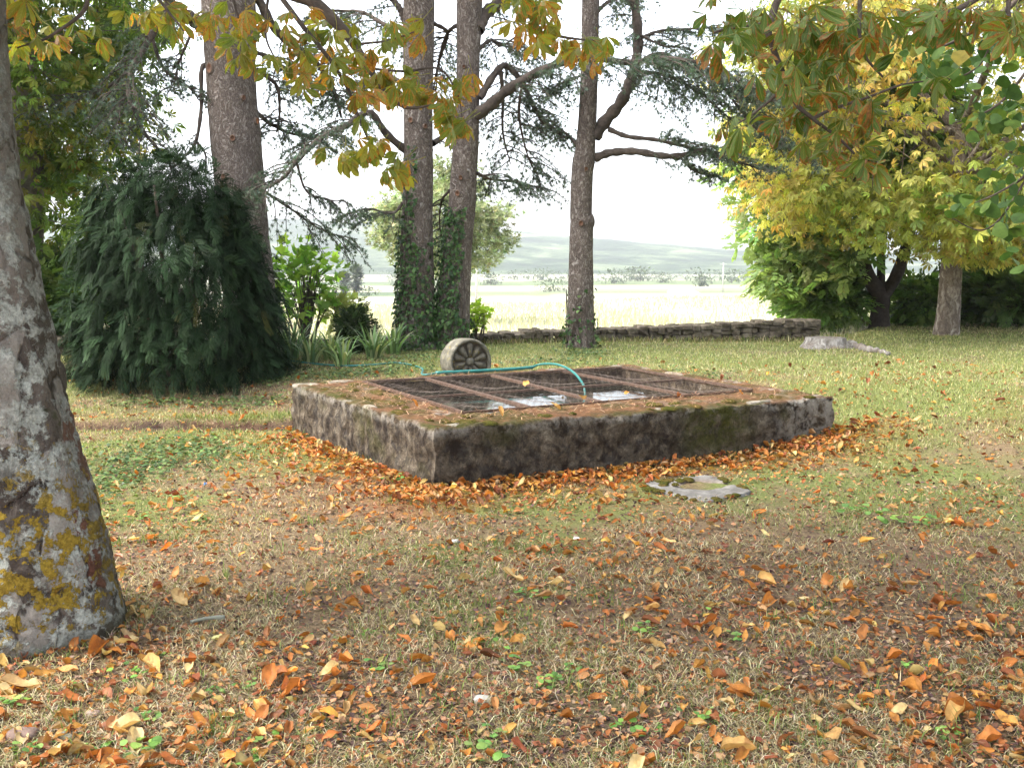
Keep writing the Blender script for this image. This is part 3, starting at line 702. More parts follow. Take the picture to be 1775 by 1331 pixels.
class Cedar:
    def __init__(s, name, label, px_edges, Y, group=None, tint=(1, 1, 1)):
        """px_edges: (row, left px, right px) of the trunk in the photograph, converted at depth Y"""
        pts = []; rad = []
        for (r, a, b) in sorted(px_edges, key=lambda q: -q[0]):
            c = at((a + b) / 2, r, Y); pts.append(c); rad.append((b - a) / 2 / FPX * Y)
        b = pts[0].copy(); b[2] = float(h(b[0], b[1])) - .08
        if pts[0][2] > b[2] + .1: pts.insert(0, b); rad.insert(0, rad[0] * 1.1)
        dz = nrm(pts[-1] - pts[-3]); top = pts[-1] + dz * 4.; pts += [top, top + np.array([.1, .1, 4.])]; rad += [rad[-1] * .75, rad[-1] * .3]
        s.Y = Y; s.pts = np.array(pts); s.rad = rad
        s.root = thing(name, label, 'cedar tree', pts[0], group); s.tufts = []; s.tw = []; s.mbf = MB(); s.mbt = MB()
        V, Fs = bumpy_trunk(pts, rad, 40, 120, .05, 2.2, int(Y * 10), (.35, .22, 5, .5)); mb = MB(); mb.add(V, Fs, tint); s.trunk = mb.build('trunk', CEDAR, s.root)
    def scar(s, px, py, r=.045, fresh=.4):
        c = at(px, py, s.Y); i = np.argmin(np.abs(s.pts[:, 2] - c[2])); cen = np.array([np.interp(c[2], s.pts[:, 2], s.pts[:, 0]), np.interp(c[2], s.pts[:, 2], s.pts[:, 1]), c[2]])
        R = np.interp(c[2], s.pts[:, 2], s.rad); a = math.asin(np.clip((c[0] - cen[0]) / R, -.95, .95)); d = np.array([math.sin(a), -math.cos(a), 0])
        th = np.linspace(0, 2 * np.pi, 14, endpoint=False); t = np.array([math.cos(a), math.sin(a), 0]); V = []
        for rr, dd in ((1.5, -.03), (1.25, .02), (.95, .03), (.7, .012), (0.02, .004)): V.append(cen + d * (R + dd) + rr * r * (np.cos(th)[:, None] * t + np.sin(th)[:, None] * np.array([0, 0, 1.15])))
        V = np.array(V); i = np.arange(4)[:, None] * 14; j = np.arange(14)[None]; k = (j + 1) % 14; cc = np.tile(np.array([(.11, .085, .07), (.13, .1, .08), (.16, .10, .07), (.10 + .26 * fresh, .075 + .085 * fresh, .06 + .02 * fresh), (.08 + .22 * fresh, .06 + .08 * fresh, .05 + .02 * fresh)])[:, None], (1, 14, 1))
        mb = MB(); mb.add(V.reshape(-1, 3), [np.stack([i + j, i + k, i + 14 + k, i + 14 + j], -1).reshape(-1, 4)], cc.reshape(-1, 3)); mb.build('knot', PLAIN, s.trunk)
    def limb(s, pts, r0, r1, sides=14, slen=.9, droop=.25, dens=1., t0=.25, tuft=.041, name='limb'):
        P = spline(pts, 30); P = P + .5 * r0 * (np.stack([fbm(P * 3 + 5, 2, 1), fbm(P * 3 + 9, 2, 2), fbm(P * 3 + 14, 2, 3)], -1) - .5)
        V, Fs = tube(P, np.linspace(r0, r1, 30) * (1 + .15 * np.sin(np.arange(30) * 1.9)), 8); mb = MB(); mb.add(V, Fs); mb.build(name, BRANCH, s.root)
        T = nrm(np.gradient(P, axis=0)); s.sprays(P, T, sides, slen, droop, dens, t0, tuft)
    def sprays(s, P, T, sides, slen, droop, dens, t0, tuft):
        m = len(P)
        for q in range(sides):
            t = t0 + (1 - t0) * (q + rng.random()) / sides; i = min(int(t * (m - 1)), m - 1); p = P[i]; d = T[i].copy()
            a = (1 if q % 2 else -1) * U(.4, 1.35); hd = nrm(np.array([d[0], d[1], 0]) + 1e-6); d2 = np.array([hd[0] * math.cos(a) - hd[1] * math.sin(a), hd[0] * math.sin(a) + hd[1] * math.cos(a), U(-.25, .25)])
            L = slen * U(.5, 1.15) * (1 - .35 * t); k = np.linspace(0, 1, 8)[:, None]
            B = p + d2 * L * k + np.array([0, 0, -1]) * droop * L * k ** 2 + rng.normal(0, .012, (8, 3)) * k
            V, Fs = tube(B, np.linspace(.010, .003, 8), 4); s.mbt.add(V, Fs)
            nt_ = int(L * 11 * dens) + 2
            for w in range(nt_):
                f = U(.12, 1); c = B[0] * 0 + np.array([np.interp(f, k[:, 0], B[:, e]) for e in range(3)]); b = (1 if w % 2 else -1) * U(.3, 1.2)
                d3 = np.array([d2[0] * math.cos(b) - d2[1] * math.sin(b), d2[0] * math.sin(b) + d2[1] * math.cos(b), U(-.5, .2) - droop * .6]); l = U(.08, .26) * (1.15 - .5 * f)
                nn = max(2, int(l / .035)); kk = np.linspace(.1, 1, nn)[:, None]
                s.tufts.append(c + d3 * l * kk - np.array([0, 0, .25]) * l * kk ** 2 + rng.normal(0, .008, (nn, 3))); s.tw.append((np.full(nn, tuft)))
                e = c + d3 * l; V = np.array([c + [.003, 0, 0], c - [.003, 0, 0], e - [0, 0, .2 * l]]); s.mbt.add(V, [np.array([[0, 1, 2]])])
    def high(s, n, zlo, zhi, L=2.6, dens=.35, tuft=.1):
        for q in range(n):
            z = zlo + (zhi - zlo) * (q + rng.random()) / n; c = np.array([np.interp(z, s.pts[:, 2], s.pts[:, 0]), np.interp(z, s.pts[:, 2], s.pts[:, 1]), z]); a = q * 2.4 + U(-.4, .4); l = L * U(.7, 1.2) * (1 - .5 * (z - zlo) / max(zhi - zlo, 1) * .8)
            d = np.array([math.cos(a), math.sin(a), 0]); s.limb([c, c + d * l * .4 + [0, 0, .25], c + d * l * .75 + [0, 0, .25], c + d * l + [0, 0, .1]], .06, .015, 12, 1.1, .2, dens, .2, tuft)
    def finish(s, cols=((.085, .12, .075), (.115, .155, .10), (.145, .185, .14), (.06, .085, .058))):
        P = np.concatenate(s.tufts); S = np.concatenate(s.tw); m = len(P); st = frames(rdir(m, -.25, .9), rdir(m))
        stamp(s.mbf, TUFT[0], TUFT[1], np.stack([st[:, :, 0], st[:, :, 2], st[:, :, 1]], -1), P, S * U(.7, 1.35, m), pal(cols, m, jit=.2)); s.mbf.build('needle_foliage', NEEDLE, s.root, kind='stuff')
        s.mbt.build('twigs', BRANCH, s.root, kind='stuff'); return m
def px(Y, *q, dy=None): return [at(a, b, Y + (0 if dy is None else dy * i / max(1, len(q) - 1))) for i, (a, b) in enumerate(q)]

c1 = Cedar('cedar_tree', 'thickest cedar trunk, left of the others, rising behind the dark bush', [(-20, 350, 440), (130, 360, 441), (250, 367, 451), (400, 383, 464), (500, 392, 476), (600, 386, 494), (612, 380, 500)], 13.0)
c1.scar(447, 212, .035, 1.2); c1.scar(375, 125, .05); c1.scar(415, 245, .03); c1.scar(400, 310, .03); c1.scar(430, 175, .025)
Y = 13.
c1.limb(px(Y, (362, 52), (330, 32), (300, 10), (270, -30), dy=-.6), .10, .05, 8, .8, .4)
c1.limb(px(Y, (292, 20), (262, 62), (235, 110), (222, 150), (228, 190), dy=-.8), .06, .02, 22, .7, .9, 1.2, .25)
c1.limb(px(Y, (228, 180), (250, 230), (285, 270), (300, 300), dy=-.4), .03, .01, 18, .6, .9, 1.2, 0.)
c1.limb(px(Y, (225, 150), (200, 210), (215, 260), dy=-.4), .03, .01, 14, .5, .9, 1.2, 0.)
c1.limb(px(Y, (262, 62), (285, 120), (330, 155), (345, 175)), .025, .008, 12, .5, .3)
c1.limb(px(Y, (235, 110), (190, 150), (120, 170), (60, 190)), .03, .008, 16, .7, .5)
c1.limb(px(Y, (364, 110), (349, 122), (349, 180), (340, 245), (318, 275), (300, 292), dy=-.3), .035, .012, 7, .5, .5, .8, .5)
c1.limb(px(Y, (340, 245), (356, 268), (357, 305)), .018, .008, 5, .4, .5, .8, .4)
c1.limb(px(Y, (438, -20), (470, 40), (500, 75), (540, 100), (575, 150), (590, 200), dy=1.), .065, .02, 22, 1.0, .5, 1.1, .3)
c1.limb(px(Y, (440, 90), (478, 105), (510, 135), (560, 150), dy=1.), .03, .01, 18, .9, .6, 1.1, .1)
c1.limb(px(Y, (440, 190), (470, 215), (520, 235), (600, 235), dy=1.2), .03, .01, 20, .9, .35, 1.1, .1)
c1.limb(px(Y, (445, 120), (480, 150), (485, 200), (480, 230), dy=.5), .03, .01, 14, .7, .6, 1., .1)
c1.limb(px(Y, (455, 330), (500, 360), (560, 400), (620, 415), dy=1.5), .02, .006, 14, .7, .8, .9, .1)
c1.limb(px(Y, (330, 60), (310, 110), (300, 160)), .02, .006, 12, .6, .5)
c1.high(9, 5.6, 11)
c2 = Cedar('cedar_tree', 'left one of two adjoining cedar trunks, heavily ivied up its left side', [(-20, 700, 752), (150, 700, 750), (300, 700, 750), (400, 695, 750), (500, 693, 752), (600, 688, 757), (612, 684, 760)], 13.7)
c2.scar(738, 222, .025); c2.scar(715, 212, .03); c2.scar(724, 130, .02)
Y = 13.7
c2.limb(px(Y, (705, 262), (672, 235), (641, 195), (600, 218), (555, 240), (515, 280), (490, 310), (450, 332), dy=-1.4), .055, .018, 30, .9, .55, 1.1, .3)
c2.limb(px(Y, (515, 285), (530, 330), (560, 345), (600, 350)), .018, .006, 12, .7, .7)
c2.limb(px(Y, (702, 40), (690, 10), (660, -20)), .05, .03, 4)
c2.limb(px(Y, (700, 70), (660, 40), (620, 20), (560, 20), dy=1.), .04, .012, 18, .9, .5)
c2.limb(px(Y, (750, 250), (765, 240), (782, 225), dy=.6), .04, .03, 4, .5)
c2.limb(px(Y, (700, 350), (680, 370), (640, 362), (600, 372), dy=-.8), .022, .007, 12, .6, .35, 1.1)
c2.limb(px(Y, (750, 40), (775, 60), (760, 110), (750, 160), dy=.8), .03, .01, 16, .6, .6)
c2.limb(px(Y, (700, 150), (670, 130), (630, 150), (600, 190), dy=.8), .03, .01, 16, .8, .6)
c2.high(8, 5.6, 11)
c3 = Cedar('cedar_tree', 'right one of two adjoining cedar trunks, leaning, ivy below', [(-20, 793, 836), (100, 793, 831), (250, 785, 829), (350, 778, 824), (450, 768, 817), (600, 752, 812), (612, 748, 816)], 13.75)
c3.scar(795, 337, .03); c3.scar(800, 310, .025); c3.scar(806, 120, .02)
c3.limb(px(Y, (828, 52), (845, 20), (880, -2), (930, -20), dy=.6), .10, .06, 8, 1.0, .4)
c3.limb(px(Y, (824, 200), (850, 182), (880, 155), (930, 128), (985, 105), (1040, 103), (1100, 108), (1150, 100), (1210, 108), dy=-.9), .085, .02, 34, 1.0, .35, 1.2, .3)
c3.limb(px(Y, (830, 170), (850, 140), (868, 117), (882, 117), (905, 145), (925, 185), (945, 215), (985, 242), dy=.5), .055, .02, 22, .8, .7, 1.1, .35)
c3.limb(px(Y, (868, 125), (872, 170), (872, 230), (885, 285), dy=.6), .03, .008, 24, .8, .7, 1.3, .1)
c3.limb(px(Y, (905, 145), (900, 200), (915, 270), (935, 310), dy=.6), .022, .007, 22, .7, .7, 1.2, .1)
c3.limb(px(Y, (826, 300), (850, 310), (890, 315), (930, 325), dy=.6), .025, .008, 18, .7, .4, 1.2, .1)
c3.limb(px(Y, (800, 40), (775, 60), (760, 110), (755, 160), dy=.8), .03, .01, 18, .7, .6)
c3.limb(px(Y, (826, 90), (850, 70), (870, 80), (900, 60), dy=.6), .03, .01, 18, .9, .6)
c3.limb(px(Y, (780, 330), (765, 350), (762, 390), (768, 420), dy=.6), .02, .006, 14, .5, .6)
c3.high(8, 5.6, 11)
c4 = Cedar('cedar_tree', 'slim lone cedar trunk right of the pair, forking upward above', [(-20, 1010, 1039), (100, 1008, 1037), (200, 1003, 1034), (255, 998, 1032), (280, 993, 1031), (300, 991, 1028), (370, 988, 1026), (385, 989, 1031), (400, 988, 1028), (500, 985, 1028), (590, 983, 1029), (606, 979, 1033)], 13.9)
c4.scar(1014, 295, .022); c4.scar(1006, 388, .03)
Y = 13.9
c4.limb(px(Y, (1030, 238), (1050, 210), (1075, 180), (1095, 140), (1104, 90), (1103, 40), (1098, -30), dy=.1), .088, .06, 10, .9, .4, 1., .45, name='stem')
c4.limb(px(Y, (1030, 275), (1060, 265), (1100, 263), (1150, 270), (1190, 268), (1225, 258), dy=-.4), .06, .03, 10, .6, .3, 1., .5)
c4.limb(px(Y, (1055, 225), (1090, 238), (1140, 243), (1200, 258), (1260, 275), (1340, 300), dy=-.5), .035, .012, 26, .8, .15, 1.2, .4)
c4.limb(px(Y, (1098, 115), (1140, 95), (1180, 108), (1240, 125), (1300, 150), (1360, 190), dy=-.8), .045, .012, 48, 1.0, .5, 1.5, .1)
c4.limb(px(Y, (1100, 125), (1150, 130), (1210, 160), (1270, 210), dy=.7), .03, .008, 34, .9, .6, 1.3, .1)
c4.limb(px(Y, (1104, 70), (1140, 55), (1200, 50), (1260, 48), dy=.8), .025, .008, 20, .7, .12, 1.1, .2)
c4.limb(px(Y, (1108, 60), (1150, 80), (1190, 82)), .018, .006, 8, .5, .2)
c4.limb(px(Y, (1036, 20), (1060, 0), (1100, -20)), .03, .01, 10, .8, .3)
c4.limb(px(Y, (1003, 255), (985, 235), (960, 215), (945, 190), dy=.6), .025, .008, 14, .6, .4)
c4.limb(px(Y, (1010, 130), (990, 140), (960, 150)), .02, .006, 10, .6, .5)
c4.limb(px(Y, (1240, 130), (1290, 200), (1330, 240), (1390, 270), dy=-.4), .022, .008, 40, .8, .4, 1.5, 0.)
c4.limb(px(Y, (1180, 275), (1200, 295), (1235, 308)), .014, .005, 12, .4, .25, 1.2, .2)
c4.high(8, 5.8, 11)
print('tufts', [c.finish() for c in (c1, c2, c3, c4)])
# ------------------------------------------------------------------ broad-leaved trees
LFT = (np.array([[0, 0, 0], [-.19, .62, .07], [.19, .62, .07], [0, 1, -.12], [0, .55, 0]]), np.array([[0, 4, 1], [0, 2, 4], [1, 4, 3], [4, 2, 3]]))
def compound(azs, lens, droop, t=LFT):
    Vs, Fs = [], []
    for a, l in zip(azs, lens):
        V = t[0] * np.array([l * .95, l, l]); c, s = math.cos(-droop), math.sin(-droop); V = V @ np.array([[1, 0, 0], [0, c, s], [0, -s, c]])
        V = V @ np.array([[math.cos(a), math.sin(a), 0], [-math.sin(a), math.cos(a), 0], [0, 0, 1]]); Fs.append(t[1] + len(Vs) * len(t[0])); Vs.append(V)
    return np.concatenate(Vs), [np.concatenate(Fs)]
AZ5 = [-1.5, -.75, 0, .75, 1.5]; LN5 = [.65, .9, 1, .9, .65]
CHEST_LO = compound(AZ5, LN5, .45)
OVAL = (np.array([[0, 0, 0], [-.3, .5, .05], [.3, .5, .05], [0, 1, -.1]]), [np.array([[0, 2, 1], [1, 2, 3]])])
def sprig(n=9, seed=1):
    r = np.random.default_rng(seed); Vs, Fs = [], []
    for q in range(n):
        y = q / n; a = (1 if q % 2 else -1) * r.uniform(.5, 1.2) if q < n - 1 else 0; V = OVAL[0] * .42; V = V @ np.array([[math.cos(a), math.sin(a), 0], [-math.sin(a), math.cos(a), 0], [0, 0, 1]])
        Vs.append(V + np.array([0, y * .75, r.uniform(-.08, .08) - .15 * y * y])); Fs.append(OVAL[1][0] + 4 * q)
    return np.concatenate(Vs), [np.concatenate(Fs)]
SPRIG = sprig()
GREYBARK = mat_branch('grey_bark', (.15, .125, .105))
def broad_tree(name, label, trunk, rad, cen, axes, nclump, nleaf, tmpl, size, cols, w=None, seed=1, clump=.5, bark=None, cat='tree', group=None, keep=None, shell=.5, mat=None, limbs=9, colfn=None, flat=.65, trunks=1, extra=None):
    bark = bark or GREYBARK; mat = mat or LEAF; trunk = np.array(trunk, float); t = thing(name, label, cat, trunk[0], group)
    V, Fs = bumpy_trunk(trunk, rad, 26, 60, .09, 2.5, seed, (.18, .22, 4, seed)); mb = MB(); mb.add(V, Fs); mb.build('trunk', bark, t)
    if extra:
        for (pp, rr) in extra: V, Fs = bumpy_trunk(pp, rr, 18, 40, .09, 2.5, seed + 3); mb = MB(); mb.add(V, Fs); mb.build('trunk', bark, t)
    d = rdir(nclump * 6); C = np.array(cen) + d * np.array(axes) * (shell + (1 - shell) * rng.random((len(d), 1)) ** .5)
    if keep is not None: C = C[keep(C)]
    C = C[:nclump]; top = trunk[-1]; tip = []
    ends = C[rng.choice(len(C), min(limbs, len(C)), replace=False)]
    for e in ends:
        s0 = trunk[-1] * .4 + trunk[-2] * .6 if rng.random() < .5 else top; md = (s0 + e) / 2 + np.array([0, 0, .12 * np.linalg.norm(e - s0)]); P = spline([s0, md, e], 16)
        V, Fs = tube(P, np.linspace(rad[-1] * .6, .012, 16), 7); mb = MB(); mb.add(V, Fs); mb.build('limb', bark, t); tip.append(P)
    tip = np.concatenate(tip); mbt = MB()
    for c in C:
        s0 = tip[np.argmin(np.linalg.norm(tip - c, axis=1))]; V, Fs = tube(spline([s0, (s0 + c) / 2 + rng.normal(0, .05, 3), c], 6), np.linspace(.014, .005, 6), 4); mbt.add(V, Fs)
    mbt.build('twigs', bark, t, kind='stuff')
    i = rng.integers(len(C), size=nleaf); g = rng.normal(0, 1, (nleaf, 3)); g = nrm(g) * (rng.random((nleaf, 1)) ** .45) * clump * (1 + .5 * rng.random((nleaf, 1)))
    P = C[i] + g * np.array([1, 1, flat]); 
    if keep is not None: k = keep(P); P, g, i = P[k], g[k], i[k]
    fw = nrm(g * np.array([1, 1, .3])) + rng.normal(0, .35, (len(P), 3)) + np.array([0, 0, -.25]); up = np.array([0, 0, 1.]) + rng.normal(0, .45, (len(P), 3)) + .5 * nrm(P - np.array(cen))
    cl = pal(cols, len(P), w) if colfn is None else colfn(P, i)
    cl = cl * np.exp(rng.normal(0, .16, len(C)))[i][:, None]
    mb = MB(); stamp(mb, tmpl[0], tmpl[1], frames(fw, up), P, size * U(.65, 1.3, len(P)), cl); mb.build('foliage', mat, t, smooth_=False, kind='stuff')
    return t

# yellowing horse chestnut on the right lawn
yb = G(1640, 581); yt = [yb - [0, 0, .1], yb + [.02, 0, .5], yb + [.03, 0, 1.2], yb + [.05, 0, 2.], yb + [.1, .1, 3.2]]
def ycol(P, i):
    n = fbm(P * .55, 3, 77); k = np.clip((n - .42) * 4.0 + rng.normal(0, .18, len(P)), 0, 1)[:, None]
    a = pal([(.33, .36, .09), (.40, .40, .10), (.25, .31, .08)], len(P)); b = pal([(.56, .49, .13), (.58, .44, .13), (.58, .36, .11), (.47, .45, .12)], len(P)); return a * (1 - k) + b * k
broad_tree('chestnut_tree', 'yellowing chestnut tree with a straight pale trunk, right side of the lawn', yt, [.19, .175, .165, .16, .12], yb + [.0, -.3, 3.7], (3.75, 3.2, 2.75), 300, 17500, CHEST_LO, .14, None, colfn=ycol, seed=3, clump=.5, bark=mat_ridge('flaking_bark', [(.07, .052, .042), (.20, .16, .13), (.36, .31, .26), (.52, .47, .42)], 14., 2.2), limbs=14, shell=.55,
           keep=lambda P: P[:, 2] > yb[2] + 1.12 + .16 * np.clip(yb[0] - P[:, 0], 0, 9) + .3 * (fbm(P * [1.2, 1.2, 0], 2, 6) - .5))
# green tree with a dark forked trunk behind it
gb = G(1524, 566); gf = gb + np.array([.0, 0, .55])
broad_tree('field_maple', 'light green tree with a dark forked trunk, behind the yellowing chestnut', [gb - [0, 0, .1], gb + [.0, 0, .3], gf, gb + [-.25, 0, .95], gb + [-.42, .05, 1.6]], [.20, .16, .15, .12, .08], gb + [-.3, .5, 2.5], (2.3, 2.2, 2.6), 150, 5600, SPRIG, .30,
           [(.19, .28, .09), (.25, .33, .12), (.14, .22, .07), (.30, .34, .13)], seed=5, clump=.5, bark=mat_branch('dark_bark', (.05, .04, .034)), limbs=10, extra=[([gf - [0, 0, .1], gb + [.28, 0, .95], gb + [.5, .1, 1.6], gb + [.7, .1, 2.3]], [.11, .11, .09, .05]), ([gf, gb + [.02, .1, 1.2], gb + [-.02, .1, 2.2]], [.08, .07, .04])], cat='tree', keep=lambda P: P[:, 2] > gb[2] + .6 + 1.25 * smooth(-1.1, -.4, P[:, 0] - gb[0]))
# chestnut at far left behind the bush
lb = np.array([-7.0, 14.6, .35])
def lcol(P, i):
    n = fbm(P * .7, 3, 78); k = np.clip((n - .52) * 4 + rng.normal(0, .25, len(P)), 0, 1)[:, None]
    a = pal([(.12, .19, .03), (.16, .235, .045), (.085, .14, .03)], len(P)); b = pal([(.30, .16, .03), (.24, .20, .035), (.33, .20, .04)], len(P), jit=.25); return a * (1 - k * .75) + b * k * .75
broad_tree('chestnut_tree', 'green and orange leaved chestnut behind the dark bush, far left', [lb - [0, 0, .2], lb + [0, 0, 1], lb + [.1, 0, 2.2], lb + [.15, 0, 3.6], lb + [.1, .2, 5]], [.3, .24, .22, .2, .14], lb + [.0, -.4, 4.5], (2.1, 2.5, 3.6), 210, 11500, CHEST_LO, .15, None, colfn=lcol, seed=7, clump=.5, limbs=14, shell=.4,
           keep=lambda P: P[:, 2] > lb[2] + .7)
# shrubs below the trees on the right
def shrub(name, label, c, axes, nl, cols, size=.2, tmpl=SPRIG, clump=.3, nc=60, cat='shrub', group=None, stems=5, shell=.5, mat=None, seed=0):
    c = np.array(c, float); z0 = float(h(c[0], c[1])) if c[1] < yw(c[0]) else float(hf(c[0], c[1])); t = thing(name, label, cat, (c[0], c[1], z0), group)
    d = rdir(nc, -.5, 1); C = c + d * np.array(axes) * (shell + (1 - shell) * rng.random((nc, 1)) ** .5); C[:, 2] = np.maximum(C[:, 2], z0 + .12); mb = MB()
    for q in range(stems):
        e = C[rng.integers(nc)]; b0 = np.array([c[0] + U(-.15, .15) * axes[0], c[1] + U(-.15, .15) * axes[0], z0 - .05]); V, Fs = tube(spline([b0, (b0 + e) / 2 + rng.normal(0, .05, 3), e], 10), np.linspace(.022, .006, 10), 6); mbs = MB(); mbs.add(V, Fs); mbs.build('stem', BRANCH, t)
    for e in C: V, Fs = tube(spline([c * [1, 1, 0] + [0, 0, z0 + .2 * axes[2]], (c + e) / 2, e], 6), np.linspace(.008, .003, 6), 3); mb.add(V, Fs)
    mb.build('twigs', BRANCH, t, kind='stuff')
    i = rng.integers(nc, size=nl); g = nrm(rng.normal(0, 1, (nl, 3))) * rng.random((nl, 1)) ** .45 * clump * 1.3; P = C[i] + g; P[:, 2] = np.maximum(P[:, 2], z0 + .02)
    fw = nrm(g) + .6 * nrm(P - c) + rng.normal(0, .3, P.shape) + [0, 0, .1]; up = np.array([0, 0, 1.]) + rng.normal(0, .5, P.shape)
    mb = MB(); stamp(mb, tmpl[0], tmpl[1], frames(fw, up), P, size * U(.6, 1.3, nl), pal(cols, nl) * np.exp(rng.normal(0, .15, nc))[i][:, None]); mb.build('foliage', mat or LEAF, t, smooth_=False, kind='stuff'); return t
GREEN = [(.15, .25, .065), (.20, .31, .08), (.11, .18, .045)]; DKG = [(.09, .15, .045), (.12, .19, .055), (.15, .22, .07)]
def gz(px_, Y, z): q = at(px_, 500, Y); return (q[0], Y, z)
shrub('shrub', 'leafy mid green shrub left of the forked dark trunk', gz(1425, 18.9, .9), (.6, .7, .55), 1500, GREEN, .26)
shrub('shrub', 'light green shrub at the hedge end beside the open field', gz(1385, 19.5, 1.5), (.5, .6, .9), 1700, [(.13, .21, .05), (.18, .26, .07), (.10, .16, .04)], .24)
shrub('shrub', 'low rounded shrub between the forked trunk and the pale chestnut trunk', gz(1600, 18.9, .72), (.4, .5, .36), 900, GREEN, .24)
shrub('shrub', 'green shrub at the right edge behind the pale chestnut trunk', gz(1755, 18.6, .8), (.9, .8, .65), 1500, DKG, .26)
shrub('shrub', 'plum purple shrub at the right, under the yellow leaves', gz(1725, 20.2, 1.25), (.7, .7, .75), 1000, [(.08, .04, .04), (.10, .055, .05), (.06, .05, .035)], .26)
shrub('shrub', 'bright leafy bush between the lichened trunk and the dark evergreen', (-6.3, 13.6, .95), (.6, .5, .6), 1500, [(.10, .17, .035), (.15, .22, .05), (.06, .11, .03)], .22)
# fig-like bush with big lobed leaves
th = np.linspace(-2.5, 2.5, 11); rr = np.array([.3, .55, .35, .8, .5, 1., .5, .8, .35, .55, .3])
FIG = (np.vstack([[[0, 0, 0]], np.stack([rr * np.sin(th), .25 + rr * np.cos(th) * .8, -.12 * rr ** 2], -1), [[0, .3, .05]]]), [np.array([[12, q + 1, q] for q in range(1, 11)] + [[0, 1, 12], [0, 12, 11]])])
FIGC = [(.20, .34, .06), (.27, .42, .09), (.14, .26, .05)]; FIGM = mat_leaf('fig_leaf', .55, .5, .25, 3., .25, (1.2, 1.25, .5))
shrub('fig_bush', 'bright green bush with big lobed leaves, right of the thickest trunk', gz(528, 14.1, 1.15), (.55, .4, .72), 420, FIGC, .125, FIG, .16, 60, 'bush', stems=5, shell=.3, mat=FIGM)
shrub('shrub', 'small pale bush beside the bright lobed-leaf bush, at the field edge', gz(588, 14.3, .75), (.26, .3, .28), 330, [(.28, .33, .10), (.34, .38, .14)], .12, SPRIG, .12, 25)
shrub('shrub', 'little lime green bush peeking out right of the ivied trunks', gz(824, 14.5, .78), (.17, .2, .24), 260, [(.26, .38, .05), (.33, .44, .08)], .075, FIG, .10, 20, mat=FIGM)
shrub('shrub', 'small dark upright shrub among the strap-leaved plants', gz(616, 13.1, .62), (.22, .2, .34), 900, [(.03, .055, .02), (.055, .085, .03)], .10, SPRIG, .09, 40)

# pale pine out in the field
pb = at(770, 520, 30.); pb[2] = float(hf(pb[0], 30.))
PINE = (np.array(nd) * np.array([1, 1, 1]), [np.arange(21).reshape(7, 3)])
broad_tree('pine_tree', 'pale hazy pine standing in the field behind the ivied trunks', [pb - [0, 0, .2], pb + [0, 0, .8], pb + [.1, 0, 2.], pb + [.1, 0, 3.4]], [.16, .13, .11, .06], pb + [0, 0, 2.95], (2.05, 1.9, 1.75), 120, 7000, PINE, .15, [(.30, .34, .17), (.36, .39, .21), (.24, .28, .13)], seed=9, clump=.42, limbs=12, shell=.3, mat=NEEDLE)

# ------------------------------------------------------------------ dark evergreen bush (yew) at left
def frond():
    Vs, Fs = [], []; n = 0
    for q in range(9):
        y = .04 + .88 * q / 9; l = .30 * (1 - .65 * abs(q / 9 - .3))
        for s in (-1, 1):
            b = np.array([0, y, -.22 * y * y]); t = b + np.array([s * l * .85, l * .6, -.16 * l]); w = np.array([-.6 * s, 1, 0]) * .034; md = (b + t) / 2; Vs += [b, md + w, t, md - w]; Fs.append([n, n + 1, n + 2, n + 3] if s < 0 else [n + 3, n + 2, n + 1, n]); n += 4
    return np.array(Vs), [np.array(Fs)]
FROND = frond()
yc = at(295, 640, 11.6); yc = np.array([yc[0], 11.6, float(h(yc[0], 11.6))])
yew = thing('yew_bush', 'large dark dense evergreen bush, ground to branches, before the thickest trunk', 'bush', yc)
LOBES = np.array([(300, 590, 150, 100), (225, 540, 95, 105), (350, 520, 110, 110), (300, 440, 125, 85), (245, 375, 75, 75), (345, 400, 78, 75), (275, 325, 48, 48), (320, 335, 40, 40), (440, 630, 55, 55), (175, 625, 52, 58), (410, 560, 72, 90), (415, 450, 48, 60), (190, 440, 55, 55), (480, 655, 30, 25), (215, 355, 50, 58), (310, 330, 75, 55), (375, 365, 45, 50)], float)
LC = np.array([at(a_, b_, 11.6) for a_, b_ in LOBES[:, :2]]); LR = LOBES[:, 2:] / FPX * 11.6; LR3 = np.stack([LR[:, 0], np.clip(LR[:, 0], .3, .9), LR[:, 1]], -1)
mb = MB()
def outside(P, i, lim):
    dd_ = np.min(np.linalg.norm((P[:, None] - LC[None]) / LR3[None], axis=-1) + (np.arange(len(LC))[None] == i[:, None]) * 9, 1); return (dd_ > lim) & (P[:, 2] > yc[2] + .01) & (P[:, 1] < 12.3)
